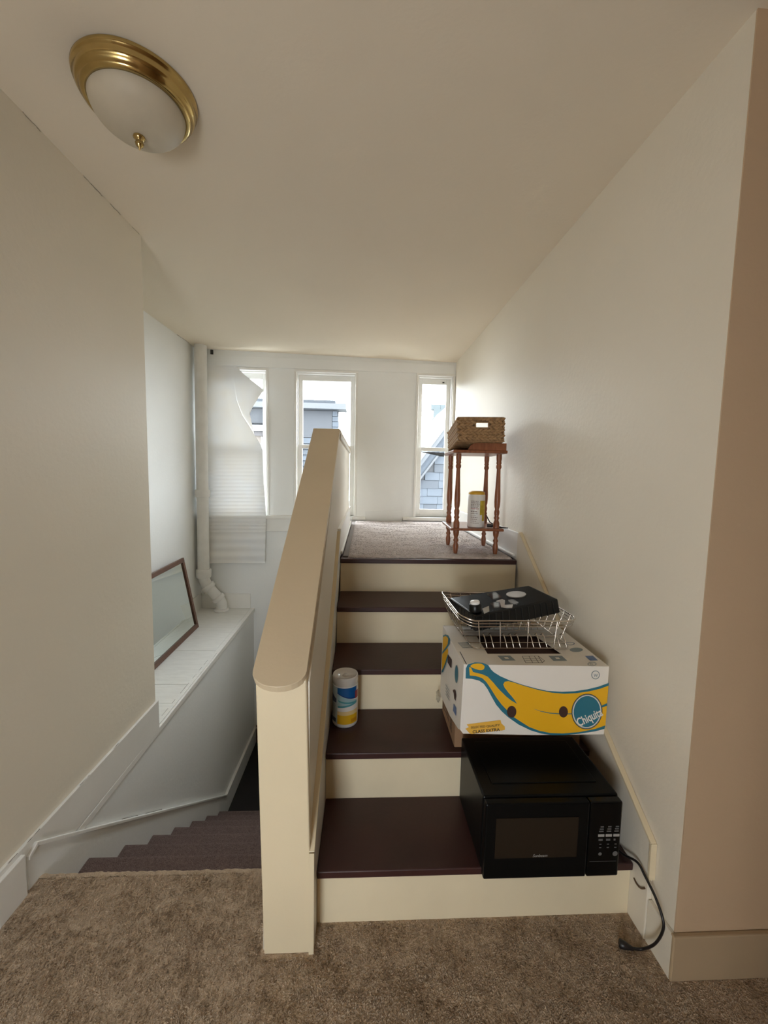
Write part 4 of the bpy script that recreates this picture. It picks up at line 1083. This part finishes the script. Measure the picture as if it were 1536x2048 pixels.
# neighbour's gable with shingled front through window three
hB = thing('house', (2.6, YH, -4.0), 'grey shingled gable with steep bargeboard seen through the right window', 'house')
sl2 = (3.036-1.877)/(2.133-1.288)
def rake(x): return 1.877+(x-1.288)*sl2
gx0, gx1 = 0.2, 4.6
apex = 3.9
def gz(x, off): return (rake(x) if x < apex-1.3 else rake(apex-1.3)-(x-(apex-1.3))*sl2)-off
ax_ = apex-1.3
MB().prism([(gx0,YH+0.02,-4.0),(2*ax_-gx0,YH+0.02,-4.0),(2*ax_-gx0,YH+0.02,gz(gx0,0.25)),(ax_,YH+0.02,gz(ax_,0.25)),(gx0,YH+0.02,gz(gx0,0.25))], (0,5,0)).build('wall', 'slate_d', hB)
rnd = random.Random(11)
for k in range(22):
    z1 = 2.42-k*0.195+0.98; z0 = z1-0.19
    x = 0.9+rnd.uniform(0,0.3)
    while x < 3.6:
        wdt = rnd.uniform(0.26,0.46); x2 = min(x+wdt, 3.7)
        lo = max(x, gx0); hi = min(x2, 2*ax_-gx0)
        def lim(xx): return gz(xx, 0.30)
        if min(lim(lo), lim(hi)) > z0 + 0.02 and z0 > -0.6:
            zt0 = min(z1, lim(lo)); zt1 = min(z1, lim(hi))
            j = rnd.uniform(-0.006,0.006)
            MB().hexa([(lo+0.003,YH-0.028,z0+j),(hi-0.003,YH-0.028,z0+j),(hi-0.003,YH+0.02,z0+j),(lo+0.003,YH+0.02,z0+j),(lo+0.003,YH-0.006,zt0),(hi-0.003,YH-0.006,zt1),(hi-0.003,YH+0.02,zt1),(lo+0.003,YH+0.02,zt0)]).build('shingle', rnd.choice(['slate','slate_b','slate_b']), hB)
        x = x2
def band(nm, off0, off1, y0, y1, m):
    MB().prism([(0.4,y0,gz(0.4,off0)),(ax_,y0,gz(ax_,off0)),(ax_,y0,gz(ax_,off1)),(0.4,y0,gz(0.4,off1))], (0,y1-y0,0)).build(nm, m, hB)
    MB().prism([(2*ax_-0.4,y0,gz(2*ax_-0.4,off0)),(ax_,y0,gz(ax_,off0)),(ax_,y0,gz(ax_,off1)),(2*ax_-0.4,y0,gz(2*ax_-0.4,off1))], (0,y1-y0,0)).build(nm, m, hB)
band('bargeboard', 0.0, 0.16, YH-0.22, YH-0.17, 'ext_trim')
band('soffit_trim', 0.16, 0.42, YH-0.10, YH-0.03, 'slate_b')
band('bargeboard', 0.42, 0.50, YH-0.13, YH-0.03, 'ext_trim')
band('roof', -0.12, 0.0, YH-0.25, YH+5.2, 'roof_pale')
# farther roof between them
hC = thing('house', (2.9, 17.0, -4.0), 'distant pale aqua shingled roof behind the gable in right window', 'house')
YC = 17.0
p00 = hp(868,850,YC); p11 = hp(935,806,YC)
bx('wall', p00.x+0.1, p11.x+2.0, YC+0.3, YC+4, -4.0, p00.z, 'ext_beige', hC)
rowsC = 6
for j in range(rowsC):
    z0 = p00.z-0.35+(p11.z-p00.z+0.35)*j/rowsC; z1 = p00.z-0.35+(p11.z-p00.z+0.35)*(j+1)/rowsC
    x = p00.x+rnd.uniform(-0.05,0.10)
    while x < p11.x+1.8:
        x2 = x+rnd.uniform(0.35,0.55)
        MB().hexa([(x,YC+j*0.12,z0),(x2-0.01,YC+j*0.12,z0),(x2-0.01,YC+j*0.12+0.25,z0),(x,YC+j*0.12+0.25,z0),(x,YC+j*0.12+0.10,z1+0.03),(x2-0.01,YC+j*0.12+0.10,z1+0.03),(x2-0.01,YC+j*0.12+0.25,z1+0.03),(x,YC+j*0.12+0.25,z1+0.03)]).build('shingle', 'roof_aqua', hC)
        x = x2

# ================================================================== small wear: open joints in the old paintwork
ceil_o = bpy.data.objects['ceiling']
rk = random.Random(21)
def joint(par, pts, r=0.0016):
    P_ = []
    for p, q in zip(pts, pts[1:]):
        p, q = Vector(p), Vector(q)
        for k in range(4): P_.append(p.lerp(q, k/4)+Vector((0, 0, rk.uniform(-0.0012, 0.0012))))
    P_.append(Vector(pts[-1]))
    MB().tube(P_, [r*0.75*rk.uniform(0.2, 1.1) for _ in P_], n=5).build('open_joint', 'joint', par)
for a, b in [(1.62,1.70),(1.93,2.06),(2.12,2.20),(2.30,2.37)]:
    joint(ceil_o, [(XL+0.001, a+(b-a)*k/5, ceil_z(XL, a)-0.001-rk.uniform(0,0.004)) for k in range(6)], 0.0012)
joint(ceil_o, [(XN+0.002+0.004*k, 4.10+0.08*k, ceil_z(XN, 4.2)-0.002) for k in range(4)], 0.003)
bx('open_joint', -1.645, -1.62, YF-0.02, YF-0.001, ceil_z(-1.63,YF)-0.055, ceil_z(-1.63,YF)-0.01, 'gap', ceil_o)
for a, b in [(2.52,2.60),(2.66,2.70),(2.78,2.92),(2.98,3.05),(3.09,3.16),(3.20,3.28)]:
    joint(ledge, [(XL-0.0292, a, lz(a)+0.001), (XL-0.0292, b, lz(b)+0.001)], 0.0022)
for a, b in [(1.36,1.40),(1.44,1.50),(1.72,1.78),(1.96,2.0)]:
    joint(bl, [(XL+0.0135, a, 0.1795), (XL+0.0135, b, 0.1795)], 0.0015)
for a, b in [(1.62,1.68),(2.02,2.16),(2.24,2.42)]:
    f_ = lambda y: 0.045+(y-1.60)*(-1.42/1.929)+0.0175
    joint(tr, [(XL+0.003, a, f_(a)), (XL+0.003, b, f_(b))], 0.0022)
